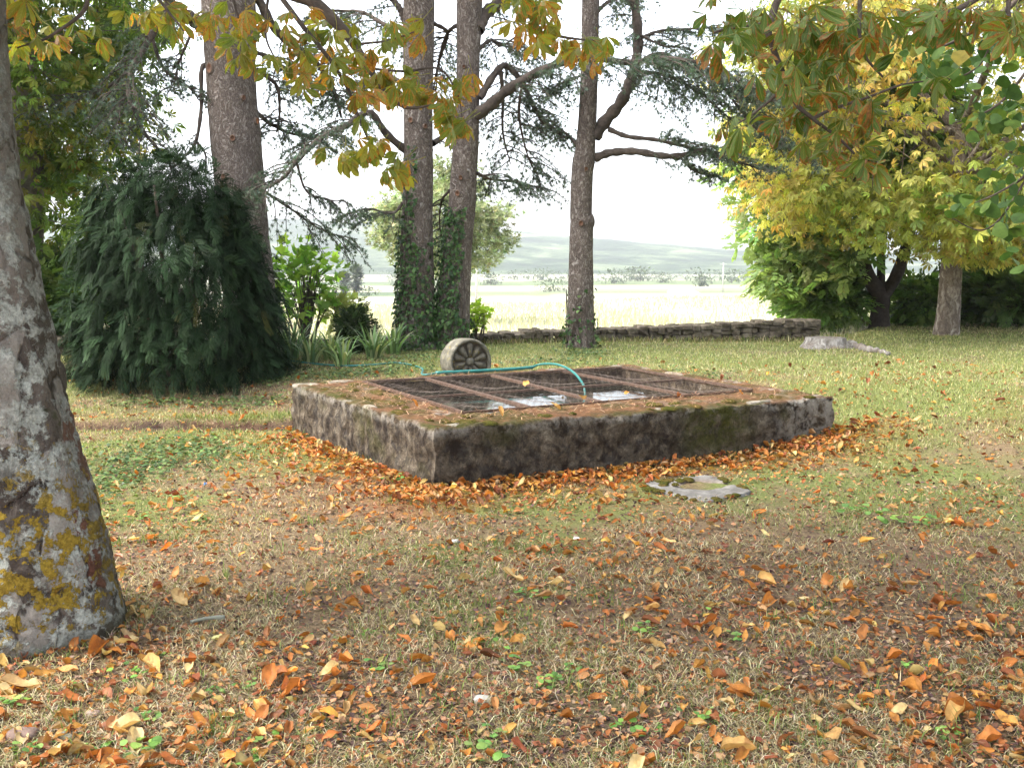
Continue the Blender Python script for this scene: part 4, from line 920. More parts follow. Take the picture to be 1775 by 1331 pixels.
for ns, lo, hi, kf in ((4600, .80, 1.14, 6), (2000, .5, .8, 4)):
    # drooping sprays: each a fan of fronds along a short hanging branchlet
    i = rng.choice(len(LC), ns, p=LR[:, 0] * LR[:, 1] / (LR[:, 0] * LR[:, 1]).sum()); d = rdir(ns, -.6, 1); P0 = LC[i] + d * LR3[i] * (U(lo, hi, ns) + .75 * (fbm(d * 2.5 + i[:, None] * 3., 3, 14) - .5))[:, None]; k = outside(P0, i, .74); P0, d = P0[k], d[k]; ns = len(P0)
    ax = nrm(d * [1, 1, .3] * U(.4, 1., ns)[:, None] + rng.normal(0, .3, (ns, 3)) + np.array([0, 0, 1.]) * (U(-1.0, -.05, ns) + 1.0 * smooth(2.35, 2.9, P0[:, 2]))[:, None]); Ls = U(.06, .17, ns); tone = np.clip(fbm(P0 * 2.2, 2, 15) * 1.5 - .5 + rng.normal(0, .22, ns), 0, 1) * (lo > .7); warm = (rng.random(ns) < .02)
    up0 = nrm(np.array([0, 0, .8]) + d * .8 + rng.normal(0, .3, (ns, 3))); sd = nrm(np.cross(ax, up0))
    for q in range(kf):
        f = q / (kf - 1); s = (1 if q % 2 else -1) * (1 - f) * U(.5, 1.1, ns)[:, None] if q < kf - 1 else np.zeros((ns, 1)); P = P0 + ax * (Ls * f)[:, None] - np.array([0, 0, .10]) * (f * f); fw = ax + sd * s + rng.normal(0, .12, (ns, 3)) - np.array([0, 0, .25 * f])
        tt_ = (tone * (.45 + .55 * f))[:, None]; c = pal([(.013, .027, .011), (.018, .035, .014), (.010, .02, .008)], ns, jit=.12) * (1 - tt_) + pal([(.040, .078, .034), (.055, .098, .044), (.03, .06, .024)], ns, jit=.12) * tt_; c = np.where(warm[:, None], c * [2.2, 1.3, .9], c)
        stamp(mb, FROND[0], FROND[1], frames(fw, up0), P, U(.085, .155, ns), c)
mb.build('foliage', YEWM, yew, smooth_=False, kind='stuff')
for q in range(9):
    a = q * .7; e = yc + np.array([math.cos(a) * .6, math.sin(a) * .6, U(1.2, 2.2)]); V, Fs = tube(spline([yc + [.1 * math.cos(a), .1 * math.sin(a), -.05], (yc + e) / 2 + rng.normal(0, .06, 3), e], 12), np.linspace(.045, .012, 12), 7); m_ = MB(); m_.add(V, Fs); m_.build('stem', BRANCH, yew)

# ------------------------------------------------------------------ ivy on the trunks
th = np.linspace(-2.6, 2.6, 7); rr = np.array([.45, .6, .42, 1., .42, .6, .45])
IVY = (np.vstack([[[0, 0, 0]], np.stack([rr * np.sin(th) * .8, .3 + rr * np.cos(th) * .7, .03 - .1 * rr], -1)]), [np.array([[0, q + 1, q] for q in range(1, 7)])])
IVYM = mat_leaf('ivy_leaf', .2, .5, .4, 9., .2)
IVC = [(.034, .075, .022), (.055, .11, .03), (.08, .14, .045), (.024, .05, .018)]
def ivy(label, c, rows, n, dens_fn, size=.055):
    base = c.pts[0]; t = thing('ivy', label, 'ivy', base + np.array([0, -c.rad[0], .05])); zs = np.array([q[2] for q in c.pts]); P = []; 
    z = base[2] + (U(0, 1, n * 5) ** 1.15) * (rows - base[2]); a = U(-np.pi, np.pi, n * 5); k = rng.random(n * 5) < dens_fn((z - base[2]) / (rows - base[2]), a); z, a = z[k][:n], a[k][:n]
    R = np.interp(z, zs, c.rad) * (1 + .15 * np.exp(-(z - base[2]) / .35)) + U(.005, .06, len(z)); cx = np.interp(z, zs, c.pts[:, 0]); cy = np.interp(z, zs, c.pts[:, 1]); d = np.stack([np.sin(a), -np.cos(a), 0 * a], -1)
    P = np.stack([cx, cy, z], -1) + d * R[:, None]; fw = np.array([0, 0, -.8]) + d * U(.1, .7, len(z))[:, None] + rng.normal(0, .35, P.shape); up = d + rng.normal(0, .3, P.shape)
    mb = MB(); stamp(mb, IVY[0], IVY[1], frames(fw, up), P, size * U(.6, 1.35, len(z)), pal(IVC, len(z), jit=.25)); mb.build('leaves', IVYM, t, smooth_=False, kind='stuff')
    for q in range(7):
        aa = U(-1.4, .6); zz = np.linspace(base[2], base[2] + (rows - base[2]) * U(.4, .9), 20); aa = aa + .25 * np.sin(zz * 3 + q); rr_ = np.interp(zz, zs, c.rad) * 1.04 + .02
        Q = np.stack([np.interp(zz, zs, c.pts[:, 0]) + np.sin(aa) * rr_, np.interp(zz, zs, c.pts[:, 1]) - np.cos(aa) * rr_, zz], -1); V, Fs = tube(Q, np.linspace(.012, .004, 20), 5); m_ = MB(); m_.add(V, Fs); m_.build('vine_stem', BRANCH, t)
ivy('ivy climbing the left of the two adjoining trunks', c2, 3.1, 2300, lambda f, a: np.where(a < .1, 1., .75 * (f < .3) + .35 * (f < .55)) * (1 - .75 * f ** 2) * np.where(f > .62, (np.abs(a + .5) < .5) * 1., 1.))
ivy('ivy climbing the right of the two adjoining trunks, in its fork side', c3, 2.3, 1900, lambda f, a: np.where(a < .35, 1., .5 * (f < .25)))
ivy('sparse ivy at the foot of the slim lone trunk', c4, 1.4, 210, lambda f, a: (1 - f) ** 1.3)
ivy('ivy trailing on the right flank of the thickest trunk, over the bush', c1, 1.9, 420, lambda f, a: np.where((a > -.9) & (a < 1.0), .8, .2))

# ------------------------------------------------------------------ strap-leaved clumps
BLADEM = mat_leaf('strap_leaf', .35, .4, .25, 4., .4)
for q, (pxx, pyy, nb, L, lab) in enumerate(((505, 622, 30, .52, 'strap-leaved clump nearest the thickest trunk, tallest blades upright'), (540, 628, 26, .42, 'strap-leaved clump with drooping pale blades before the bright bush'), (575, 624, 26, .40, 'strap-leaved clump left of the small dark shrub'), (648, 622, 30, .40, 'strap-leaved clump right of the small dark shrub'), (682, 614, 24, .42, 'strap-leaved clump against the left ivied trunk'), (595, 634, 18, .34, 'small low strap-leaved clump in front of the small dark shrub'), (478, 612, 18, .4, 'strap-leaved clump half hidden by the thickest trunk'))):
    b = G(pxx, pyy); t = thing('iris_clump', lab, 'plant', b, 'strap-leaved plants below the trunks')
    for e in range(int(nb * 1.5)):
        a = U(0, 6.28); d = np.array([math.cos(a), math.sin(a), 0]); l = L * 1.25 * U(.6, 1.15); ln = U(.2, 1.0); k = np.linspace(0, 1, 8); s = np.cross(d, [0, 0, 1.])
        C = b + d * (U(0, .1) + ln * l * k[:, None] ** 1.6) + np.array([0, 0, 1]) * (l * (k - ln * .62 * k ** 2.6))[:, None]; w = (.016 * (1 - k ** 2.5) + .001)[:, None]; V = np.concatenate([C - s * w, C + s * w]); i = np.arange(7)
        m_ = MB(); m_.add(V, [np.stack([i, i + 1, i + 9, i + 8], -1)], pal([(.14, .23, .09), (.19, .29, .12), (.10, .17, .07), (.30, .35, .17)], 1)[0]); m_.build('blade', BLADEM, t)
# ------------------------------------------------------------------ far trees, poles and the pale mound in the valley
def far_tree(name, label, px_, py_, Y, hgt, wid, n, cols, group='trees out in the valley', narrow=False):
    b = at(px_, py_, Y); b[2] = float(hf(b[0], Y)) - .2; hgt, wid = (hgt, wid) if narrow else (hgt * .8, wid * 1.3); t = thing(name, label, 'tree', b, group)
    V, Fs = tube([b, b + [0, 0, hgt * .5]], [hgt * .03, hgt * .015], 6); m_ = MB(); m_.add(V, Fs, (.08, .06, .05)); m_.build('trunk', PLAIN, t)
    d = rdir(n); r = rng.random((n, 1)) ** .4; f = d[:, 2:] * .5 + .5; sh = np.where(narrow, .55 + .45 * np.sin(np.pi * np.clip(f * .9 + .08, 0, 1)), 1.); P = b + [0, 0, hgt * .55] + d * r * sh * np.array([wid / 2, wid / 2, hgt * .48]) * (1 + .5 * (fbm(d * 2 + px_, 2, 3)[:, None] - .5))
    m_ = MB(); stamp(m_, SPRIG[0], SPRIG[1], frames(d + rng.normal(0, .4, (n, 3)) + [0, 0, .5 if narrow else 0]), P, hgt * (.12 if narrow else .2) * U(.6, 1.4, n), pal(cols, n)); m_.build('crown', LEAF, t, smooth_=False, kind='stuff')
FG = [(.06, .085, .045), (.08, .11, .055), (.045, .065, .035)]
for (a, b, Y, H, W, lab) in ((598, 512, 210, 6.0, 2.0, 'leftmost tall poplar of the far pair, shorter one'), (618, 512, 214, 7.6, 2.6, 'taller poplar out in the hazy valley, left of the ivied trunks')): far_tree('poplar_tree', lab, a, b, Y, H, W, 420, FG, 'poplars in the valley', True)
for (a, Y, H, W, lab) in ((580, 205, 3.6, 5., 'low far tree left of the poplars'), (636, 218, 2.6, 5., 'low far bush right of the poplars'), (770, 330, 5, 7, 'far hazy tree between the ivied trunks'), (850, 420, 6, 9, 'far hazy tree just right of the ivied trunks'), (955, 300, 4.5, 9, 'far hazy clump left of the slim lone trunk'), (1065, 420, 7, 12, 'far hazy tree right of the slim lone trunk'), (1110, 470, 8, 12, 'second far hazy tree right of the slim lone trunk'), (1150, 430, 5, 9, 'far hazy bush left of the pale mound'), (1215, 360, 5.5, 6, 'upright far tree beside the pale mound'), (1268, 480, 7, 14, 'far hazy tree below the right hill shoulder'), (1310, 420, 6, 10, 'far hazy tree nearest the right hedge'), (700, 420, 6, 12, 'far hazy tree behind the left ivied trunk'), (530, 380, 6, 11, 'far hazy tree behind the bright lobed-leaf bush')):
    far_tree('valley_tree', lab, a, 500, Y, H, W, 260, FG)
for q in range(40):
    far_tree('valley_tree', 'one of many small hazy trees strung along the valley floor', U(480, 1400), 495, U(420, 740), U(4, 8), U(9, 22), 130, FG, 'small trees along the valley floor')
POLEM = mat_plain('pole_wood', .8)
for (a, Y, H, lab) in ((826, 95, 4.6, 'thin pale utility pole right of the ivied trunks'), (1253, 190, 5.5, 'distant utility pole right of the pale mound')):
    b = at(a, 500, Y); b[2] = float(hf(b[0], Y)); t = thing('utility_pole', lab, 'pole', b, 'utility poles in the field'); V, Fs = tube([b, b + [0, 0, H]], [.12, .09], 8, True); m_ = MB(); m_.add(V, Fs, (.5, .48, .44)); m_.build('post', POLEM, t); V, Fs = box(b + [0, 0, H - .3], (1.1, .09, .09)); m_ = MB(); m_.add(V, Fs, (.45, .43, .4)); m_.build('crossarm', POLEM, t, smooth_=False)
b = at(1185, 500, 160); b[2] = float(hf(b[0], 160)) - .2; V, Fs = lump(24, 8, 3); m_ = MB(); m_.add(V * np.array([2.6, 2.5, 1.0]) + b, Fs, (.62, .58, .48)); tag(m_.build('earth_mound', PLAIN), 'pale low mound out on the far field', 'mound')
# ------------------------------------------------------------------ lichened chestnut trunk, left foreground
def mat_chest_bark():
    m = NT('lichened_bark'); p = m.obj(); P = m.pos(); r = m.sep(m.attr())
    q = m.map(p, (10, 10, 5.)); n0 = m.n('ShaderNodeTexNoise', {'Vector': q, 'Scale': .55, 'Detail': 5}).outputs[1]; qd = m.n('ShaderNodeMix', {0: .62, 4: q, 5: n0}, data_type='VECTOR').outputs[1]
    e = m.vor(qd, 1.35, 'DISTANCE_TO_EDGE'); cell = m.sep(m.vor(qd, 1.35, 'F1', 'Color')); f = m.noise(p, 55., 6, .75); md = m.noise(m.map(p, (1.3, 1.3, .6)), 12., 6, .75, .6)
    c = m.ramp(m.math('ADD', m.math('MULTIPLY', md, .6), m.math('MULTIPLY', cell[0], .4)), [(.30, (.075, .058, .048)), (.48, (.21, .175, .145)), (.66, (.38, .34, .295))])
    c = m.mix(m.ramp(cell[1], [(.82, 0.), (.85, .9)]), c, m.ramp(md, [(.3, (.13, .045, .03)), (.7, (.25, .10, .065))]))
    crk = m.math('MULTIPLY', m.ramp(e, [(.01, .9), (.045, 0.)]), m.ramp(m.noise(p, 5., 3), [(.42, 0.), (.58, 1.)])); c = m.mix(crk, c, (.045, .032, .026))
    gl = m.math('MULTIPLY', m.ramp(m.noise(p, 8.5, 6, .72), [(.475, 0.), (.53, 1.)]), m.ramp(m.noise(p, 2.6, 3), [(.36, 0.), (.5, .95)]))
    c = m.mix(gl, c, m.ramp(f, [(.3, (.30, .31, .265)), (.7, (.68, .69, .62))]))
    mo = m.ramp(m.noise(p, 6., 5, .7), [(.63, 0.), (.69, .8)]); c = m.mix(mo, c, (.06, .062, .025))
    yl = m.math('MULTIPLY', r[0], m.ramp(m.math('ADD', m.math('MULTIPLY', m.noise(p, 13., 6, .72), .9), m.math('MULTIPLY', r[0], .12)), [(.575, 0.), (.60, 1.)])); c = m.mix(yl, c, m.ramp(f, [(.28, (.20, .13, .02)), (.7, (.50, .34, .05))]))
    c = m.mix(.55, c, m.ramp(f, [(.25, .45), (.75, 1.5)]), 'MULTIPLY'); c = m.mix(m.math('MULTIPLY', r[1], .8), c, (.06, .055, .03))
    hh = m.math('ADD', m.math('MULTIPLY', crk, -.8), m.math('ADD', m.math('ADD', m.math('MULTIPLY', f, .6), md), m.math('ADD', m.math('MULTIPLY', yl, .35), m.math('MULTIPLY', gl, .3))))
    return m.done(c, .95, m.bump(hh, 1., .04), .12)
CHB = mat_chest_bark()
edge_px = [(1140, 222), (1095, 216), (1060, 210), (1000, 195), (940, 181), (824, 146), (750, 125), (607, 95), (440, 57), (280, 26), (35, 8), (-150, -8)]
TY = 4.30; cpts, crad = [], []
for (r_, e_) in edge_px:
    ed = at(e_ - 7, r_, TY); f_ = np.clip((ed[2]) / 3., 0, 1); R_ = .245 + .11 * math.exp(-max(ed[2], 0) / .35) + .06 * (1 - f_); cpts.append(ed - np.array([R_, 0, 0])); crad.append(R_)
cpts[0][2] = -.12; cpts = np.array(cpts); cpts[:, 1] = TY
top_ = cpts[-1] + np.array([-.1, .1, .9]); cpts = np.vstack([cpts, top_, top_ + [-.2, .3, 1.6]]); crad += [.25, .16]
lich = thing('chestnut_tree', 'lichen-crusted tree trunk at the left edge, its leafy boughs hanging overhead', 'tree', (cpts[0][0], TY, 0))
V, Fs = bumpy_trunk(cpts, crad, 110, 260, .03, 3., 4, (.22, .16, 5, 1.))
m3 = V.reshape(260, 110, 3)
# bark plates as relief: cells with sunken joints
def worley(Q, s=0):
    I = np.floor(Q).astype(np.int64); best = np.full(Q.shape[:-1], 9.); sec = best.copy()
    for a in (-1, 0, 1):
        for b in (-1, 0, 1):
            for c in (-1, 0, 1):
                J = I + np.array([a, b, c]); ctr = J + np.stack([_h(J[..., 0], J[..., 1], J[..., 2], s + e) for e in range(3)], -1); d = np.linalg.norm(Q - ctr, axis=-1); sec = np.minimum(sec, np.maximum(d, best)); best = np.minimum(best, d)
    return best, sec
qn = m3 * np.array([13., 13., 7.]); qn = qn + .5 * np.stack([fbm(qn * .8, 2, 1), fbm(qn * .8 + 9, 2, 2), fbm(qn * .8 + 19, 2, 3)], -1); b1, b2 = worley(qn, 3)
cen = np.stack([np.interp(m3[..., 2], cpts[:, 2], cpts[:, 0]), np.interp(m3[..., 2], cpts[:, 2], cpts[:, 1]), m3[..., 2]], -1); dd = nrm(m3 - cen)
m3 = m3 + dd * (.009 * smooth(0, .22, b2 - b1) - .006 + .03 * (fbm(m3 * 9, 3, 6) - .5) + .010 * (fbm(m3 * 35, 3, 5) - .5))[..., None]
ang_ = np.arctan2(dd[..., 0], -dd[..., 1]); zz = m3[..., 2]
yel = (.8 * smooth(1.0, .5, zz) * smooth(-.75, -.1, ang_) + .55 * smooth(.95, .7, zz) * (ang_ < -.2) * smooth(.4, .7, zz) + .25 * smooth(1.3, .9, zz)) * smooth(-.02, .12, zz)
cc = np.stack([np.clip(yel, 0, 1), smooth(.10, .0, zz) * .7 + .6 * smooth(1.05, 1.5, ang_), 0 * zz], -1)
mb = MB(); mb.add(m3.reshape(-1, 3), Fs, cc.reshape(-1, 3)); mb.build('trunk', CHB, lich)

# ------------------------------------------------------------------ big palmate leaves, near boughs
def leaflet(L, W, nl, curl, fold, side, wave, sd, prof=None):
    r = np.random.default_rng(sd); t = np.linspace(0, 1, nl + 1); w = W * (np.interp(t, [0, .08, .3, .55, .72, .88, .96, 1], [.03, .12, .52, .9, 1., .66, .25, .02]) if prof is None else np.interp(t, prof[0], prof[1])); V = []; E = []
    for i, tt in enumerate(t):
        for s in (-1, -.5, 0, .5, 1):
            x = s * w[i]; z = fold * abs(s) * w[i] - curl * L * tt ** 2 + side * s * s * w[i] + wave * w[i] * math.sin(7 * tt + 3 * s + sd); V.append([x, tt * L * (1 - .25 * curl * tt), z]); E.append(max(abs(s) ** 2, smooth(.75, 1, tt)))
    return np.array(V), grid_faces(nl + 1, 5), np.array(E)
def palmate(sd, nf=6):
    r = np.random.default_rng(sd); azs = np.linspace(-1.75, 1.75, nf) + r.uniform(-.12, .12, nf); Vs, Fs, Es = [], [], []; n = 0; droop = r.uniform(.35, 1.05)
    for a in azs:
        l = (1 - .22 * abs(a) ** 1.2 / 1.5) * r.uniform(.85, 1.1); V, Fq, E = leaflet(l, .165 * l, 7, r.uniform(.05, .45), r.uniform(.1, .45), r.uniform(-.3, .1), r.uniform(.05, .18), sd + int(a * 10) + 40)
        dr = droop + r.uniform(-.4, .4); c, s = math.cos(-dr), math.sin(-dr); V = V @ np.array([[1, 0, 0], [0, c, s], [0, -s, c]]); V = V @ np.array([[math.cos(a), math.sin(a), 0], [-math.sin(a), math.cos(a), 0], [0, 0, 1]])
        Vs.append(V); Fs.append(Fq + n); Es.append(np.stack([E, np.repeat(np.linspace(0, 1, 8), 5), np.tile(np.abs([-1, -.5, 0, .5, 1]), 8)], -1)); n += len(V)
    V, Fq = tube(spline([[0, 0, 0], [0, -.35, .12], [0, -.75, .38]], 6), [.018, .014, .012, .012, .014, .02], 5); Vs.append(V); Fs.append(Fq[0] + n); Es.append(np.zeros((len(V), 3)))
    E = np.concatenate(Es); return np.concatenate(Vs), [np.concatenate(Fs)], E
def mat_palmate(name, gcols, ocols, amt, trans):
    m = NT(name); p = m.obj(); r = m.sep(m.attr()); rn = m.n('ShaderNodeObjectInfo').outputs['Random']; off = m.n('ShaderNodeCombineXYZ', {0: m.math('MULTIPLY', rn, 37.), 1: m.math('MULTIPLY', rn, 91.)}).outputs[0]
    q = m.n('ShaderNodeVectorMath', {0: p, 1: off}, operation='ADD').outputs[0]; n1 = m.noise(q, 2.6, 5, .7); n2 = m.noise(q, 14., 4, .7)
    g = m.mix(m.ramp(n1, [(.35, 0.), (.65, 1.)]), gcols[0], gcols[1]); g = m.mix(m.ramp(rn, [(.3, 0.), (.9, .8)]), g, gcols[2])
    o = m.ramp(n2, [(.3, ocols[0]), (.55, ocols[1]), (.8, ocols[2])]); rb = m.n('ShaderNodeMath', {0: m.math('MULTIPLY', rn, 7.31)}, operation='FRACT').outputs[0]
    k = m.math('ADD', m.math('ADD', m.math('MULTIPLY', n1, .8), m.math('MULTIPLY', r[0], .22)), m.math('MULTIPLY', m.math('SUBTRACT', rb, .5), amt)); g = m.mix(m.ramp(k, [(.52, 0.), (.60, 1.)]), g, o)
    sp = m.ramp(m.noise(q, 8., 3, .6), [(.64, 0.), (.67, .8)]); g = m.mix(sp, g, ocols[0]); vn_ = m.math('ABSOLUTE', m.math('SINE', m.math('MULTIPLY', m.math('SUBTRACT', r[1], m.math('MULTIPLY', r[2], .28)), 24.))); g = m.mix(.8, g, m.ramp(vn_, [(.0, 1.35), (.22, .95), (1., .85)]), 'MULTIPLY'); g = m.mix(m.ramp(r[2], [(.0, .55), (.13, 0.)]), g, (.30, .30, .12)); return m.leaf(g, trans, .45, .3, (1.25, 1.15, .45))
PALM = mat_palmate('turning_leaf', [(.12, .175, .03), (.18, .225, .04), (.29, .27, .05)], [(.14, .05, .018), (.46, .22, .04), (.55, .36, .08)], .28, .5)
PALMR = mat_palmate('greener_leaf', [(.065, .125, .024), (.10, .165, .03), (.15, .205, .04)], [(.11, .04, .016), (.30, .13, .028), (.40, .25, .07)], .20, .42)
def leaf_meshes(mat, nm, k=9, s0=0):
    out = []
    for q in range(k): V, Fs, c = palmate(s0 + q * 13 + 1, 5 + q % 2); me = MB().add(V, Fs, c).mesh(nm); me.materials.append(mat); out.append(me)
    return out
LM, LMR = leaf_meshes(PALM, 'leaf'), leaf_meshes(PALMR, 'leaf', 9, 200)
def hang_leaves(tree, clusters, Y, size, meshes, dY=.35, tilt=.5, mul=1.3):
    base = np.array(WL[tree.name]); n = 0
    for (cx, cy, sx, sy, k) in clusters:
        for e in range(int(k * mul + .5)):
            P = at(cx + rng.normal(0, sx * .62), cy + rng.normal(0, sy * .62), Y + rng.normal(0, dY)); o = link('leaf', meshes[rng.integers(len(meshes))], tree); o.location = P - base
            o.rotation_euler = (rng.normal(-.25, tilt), rng.normal(0, tilt), U(0, 6.28)); o.scale = (size * U(.72, 1.2),) * 3; n += 1
    return n
def bough(tree, pts, r0, r1, mat=None, name='branch'):
    P = spline(pts, 40); P = P + .02 * (np.stack([fbm(P * 5 + 3, 2, 1), fbm(P * 5 + 8, 2, 2), fbm(P * 5 + 13, 2, 3)], -1) - .5); V, Fs = tube(P, np.linspace(r0, r1, 40), 7); mb = MB(); mb.add(V, Fs); mb.build(name, mat or BRANCH, tree)
Y = 5.0
tt = cpts[-2]
bough(lich, [tt, at(150, -260, 4.7), at(330, -150, 5.), at(470, -30, 5.), at(545, 5, 5.), at(590, 48, 5.), at(613, 80, 5.), at(640, 120, 5.), at(668, 162, 5.), at(705, 189, 5.), at(756, 182, 5.)], .05, .004)
bough(lich, [at(470, -30, 5.), at(520, 40, 5.), at(560, 90, 5.), at(600, 150, 5.1), at(625, 215, 5.1), at(650, 255, 5.1), at(695, 285, 5.1)], .014, .003)
bough(lich, [at(613, 80, 5.), at(645, 74, 5.), at(690, 66, 5.), at(730, 50, 5.)], .007, .003)
bough(lich, [at(640, 120, 5.), at(700, 125, 5.), at(760, 120, 5.), at(790, 160, 5.), at(800, 205, 5.)], .007, .003)
bough(lich, [at(330, -150, 5.), at(390, -40, 4.9), at(410, 20, 4.9), at(420, 60, 4.9)], .010, .003)
bough(lich, [at(470, -30, 5.), at(460, 60, 5.), at(480, 110, 5.)], .008, .003)
bough(lich, [tt, at(60, -150, 4.4), at(130, -60, 4.5), at(150, 10, 4.5), at(90, 60, 4.5), at(30, 85, 4.5)], .02, .003)
bough(lich, [at(130, -60, 4.5), at(250, -20, 4.6), at(300, 30, 4.6), at(320, 55, 4.6)], .010, .003)
bough(lich, [at(330, -150, 5.), at(600, -140, 5.2), at(800, -90, 5.2), at(900, -20, 5.2), at(935, 30, 5.2), at(960, 60, 5.2), at(1030, 72, 5.2)], .03, .004)
n_l = hang_leaves(lich, [(500, 95, 55, 40, 13), (560, 60, 50, 35, 9), (600, 85, 60, 35, 12), (700, 60, 40, 30, 9), (640, 130, 60, 30, 12), (690, 160, 50, 25, 9), (770, 165, 45, 30, 14), (795, 210, 25, 14, 6), (640, 255, 55, 22, 12), (690, 285, 26, 18, 6), (590, 270, 20, 15, 3), (400, 30, 45, 25, 9), (440, 95, 28, 28, 4), (470, 20, 40, 20, 5), (120, 50, 70, 30, 5), (70, 75, 45, 14, 4), (30, 30, 40, 25, 5), (290, 25, 40, 20, 7), (235, 35, 30, 20, 3), (390, 75, 18, 12, 2), (630, 165, 20, 15, 2)], Y, .108, LM, mul=1.6)
n_l += hang_leaves(lich, [(925, 15, 40, 22, 11), (950, 58, 38, 22, 9), (1025, 85, 26, 16, 7), (900, 55, 20, 15, 2), (985, 80, 25, 12, 3)], 5.2, .112, LM, mul=1.6)
# rest of its crown, overhead
def overhead(tree, cen, axes, n, size, cols, zmin_fn, mat=LEAF, nm='foliage'):
    d = rdir(n * 4); P = np.array(cen) + d * np.array(axes) * rng.random((n * 4, 1)) ** .4; P = P[P[:, 2] > zmin_fn(P)][:n]; m_ = MB()
    fw = rdir(len(P), -.6, .2); stamp(m_, CHEST_LO[0], CHEST_LO[1], frames(fw, np.array([0, 0, 1.]) + rng.normal(0, .4, P.shape)), P, size * U(.7, 1.3, len(P)), pal(cols, len(P))); m_.build(nm, mat, tree, smooth_=False, kind='stuff')
above = lambda P: 2.35 + .30 * np.maximum(P[:, 1], 1.5) 
OC = [(.09, .14, .025), (.13, .17, .03), (.24, .17, .035), (.07, .11, .02)]
overhead(lich, (-2.2, 3.6, 5.9), (3.0, 3.2, 2.2), 1300, .26, OC, above)
for a in np.linspace(0, 5.6, 7): e = tt + np.array([math.cos(a) * 2.4, math.sin(a) * 2.2 - .4, 1.6 + .4 * math.sin(a * 3)]); bough(lich, [cpts[-2] * .5 + cpts[-1] * .5, (tt + e) / 2 + [0, 0, .9], e], .08, .02, GREYBARK, 'limb')

# ------------------------------------------------------------------ chestnut bough from the right, trunk outside the picture
rb_ = np.array([5.0, 3.4, 0.]); rt = thing('chestnut_tree', 'chestnut tree standing off right whose dark green bough hangs into the top right', 'tree', rb_)
V, Fs = bumpy_trunk([rb_ - [0, 0, .15], rb_ + [0, 0, .6], rb_ + [-.1, 0, 2], rb_ + [-.15, 0, 3.6], rb_ + [-.1, .1, 5.]], [.4, .3, .27, .25, .18], 40, 80, .05, 3., 8, (.25, .3, 5, 2.)); mb = MB(); mb.add(V, Fs); mb.build('trunk', CHB, rt)
Y = 3.7
bough(rt, [rb_ + [-.15, 0, 3.3], at(2200, -300, 3.6), at(1850, -250, 3.7), at(1560, -120, Y), at(1480, -60, Y)], .09, .02, GREYBARK, 'limb')
bough(rt, [at(1560, -120, Y), at(1500, -20, Y), at(1492, 30, Y), at(1490, 60, Y), at(1500, 100, Y), at(1530, 135, Y)], .010, .004)
bough(rt, [at(1500, -60, Y), at(1380, -40, Y), at(1335, 40, Y), at(1340, 80, Y), at(1360, 130, Y), at(1380, 180, Y), at(1410, 205, Y), at(1450, 235, Y), at(1480, 265, Y)], .016, .004)
bough(rt, [at(1360, 130, Y), at(1345, 165, Y), at(1310, 195, Y), at(1280, 215, Y)], .007, .003)
bough(rt, [at(1335, 40, Y), at(1290, 45, Y), at(1245, 55, Y), at(1235, 60, Y)], .008, .003)
bough(rt, [at(1410, 205, Y), at(1440, 190, Y), at(1500, 170, Y), at(1560, 150, Y), at(1600, 142, Y)], .007, .003)
bough(rt, [at(1850, -250, 3.7), at(1760, -60, 3.8), at(1690, 0, 3.8), at(1640, 20, 3.8), at(1590, 30, 3.8)], .02, .004)
bough(rt, [at(1760, -60, 3.8), at(1750, 20, 3.8), at(1770, 60, 3.8)], .012, .004)
n_r = hang_leaves(rt, [(1255, 35, 32, 30, 6), (1240, 90, 22, 14, 4), (1290, 85, 30, 25, 6), (1340, 40, 45, 30, 10), (1350, 110, 40, 30, 9), (1420, 40, 60, 35, 15), (1430, 110, 50, 30, 9), (1400, 170, 45, 25, 7), (1385, 205, 25, 15, 3), (1490, 70, 45, 40, 10), (1500, 170, 50, 25, 9), (1460, 225, 35, 18, 7), (1490, 270, 25, 18, 5), (1410, 255, 25, 14, 3), (1275, 222, 26, 16, 4), (1345, 215, 20, 14, 2), (1560, 30, 50, 30, 10), (1640, 25, 50, 25, 12), (1720, 35, 45, 25, 11), (1600, 140, 25, 10, 3), (1760, 60, 20, 20, 3)], Y, .100, LMR, .3, .5, 1.3)
overhead(rt, (4.2, 3.0, 6.0), (3.2, 3.2, 2.4), 1300, .26, [(.07, .12, .022), (.10, .15, .03), (.2, .15, .03)], above)
# linden with small heart-shaped leaves, behind that bough at the right edge
lb_ = np.array([7.4, 6.6, .12]); lt = thing('linden_tree', 'tree standing off right with small round dark green leaves at the right edge', 'tree', lb_)
V, Fs = bumpy_trunk([lb_ - [0, 0, .15], lb_ + [0, 0, 1], lb_ + [0, 0, 3], lb_ + [.05, 0, 5.]], [.3, .24, .2, .15], 30, 60, .06, 3., 9, (.25, .3, 5, 2.)); mb = MB(); mb.add(V, Fs); mb.build('trunk', GREYBARK, lt)
th = np.linspace(-2.7, 2.7, 9); rr = np.array([.62, .72, .7, .66, .95, .66, .7, .72, .62]); HEART = np.vstack([[[0, .12, 0]], np.stack([rr * np.sin(th) * .82, .45 + rr * np.cos(th) * .62, -.10 * np.abs(np.sin(th)) - .05 * np.cos(th)], -1), [[.02, 0, .02], [-.02, -.5, .3], [.02, -.5, .3]]])
HF = [np.array([[0, q + 1, q] for q in range(1, 9)] + [[0, 10, 12], [0, 11, 10]])]
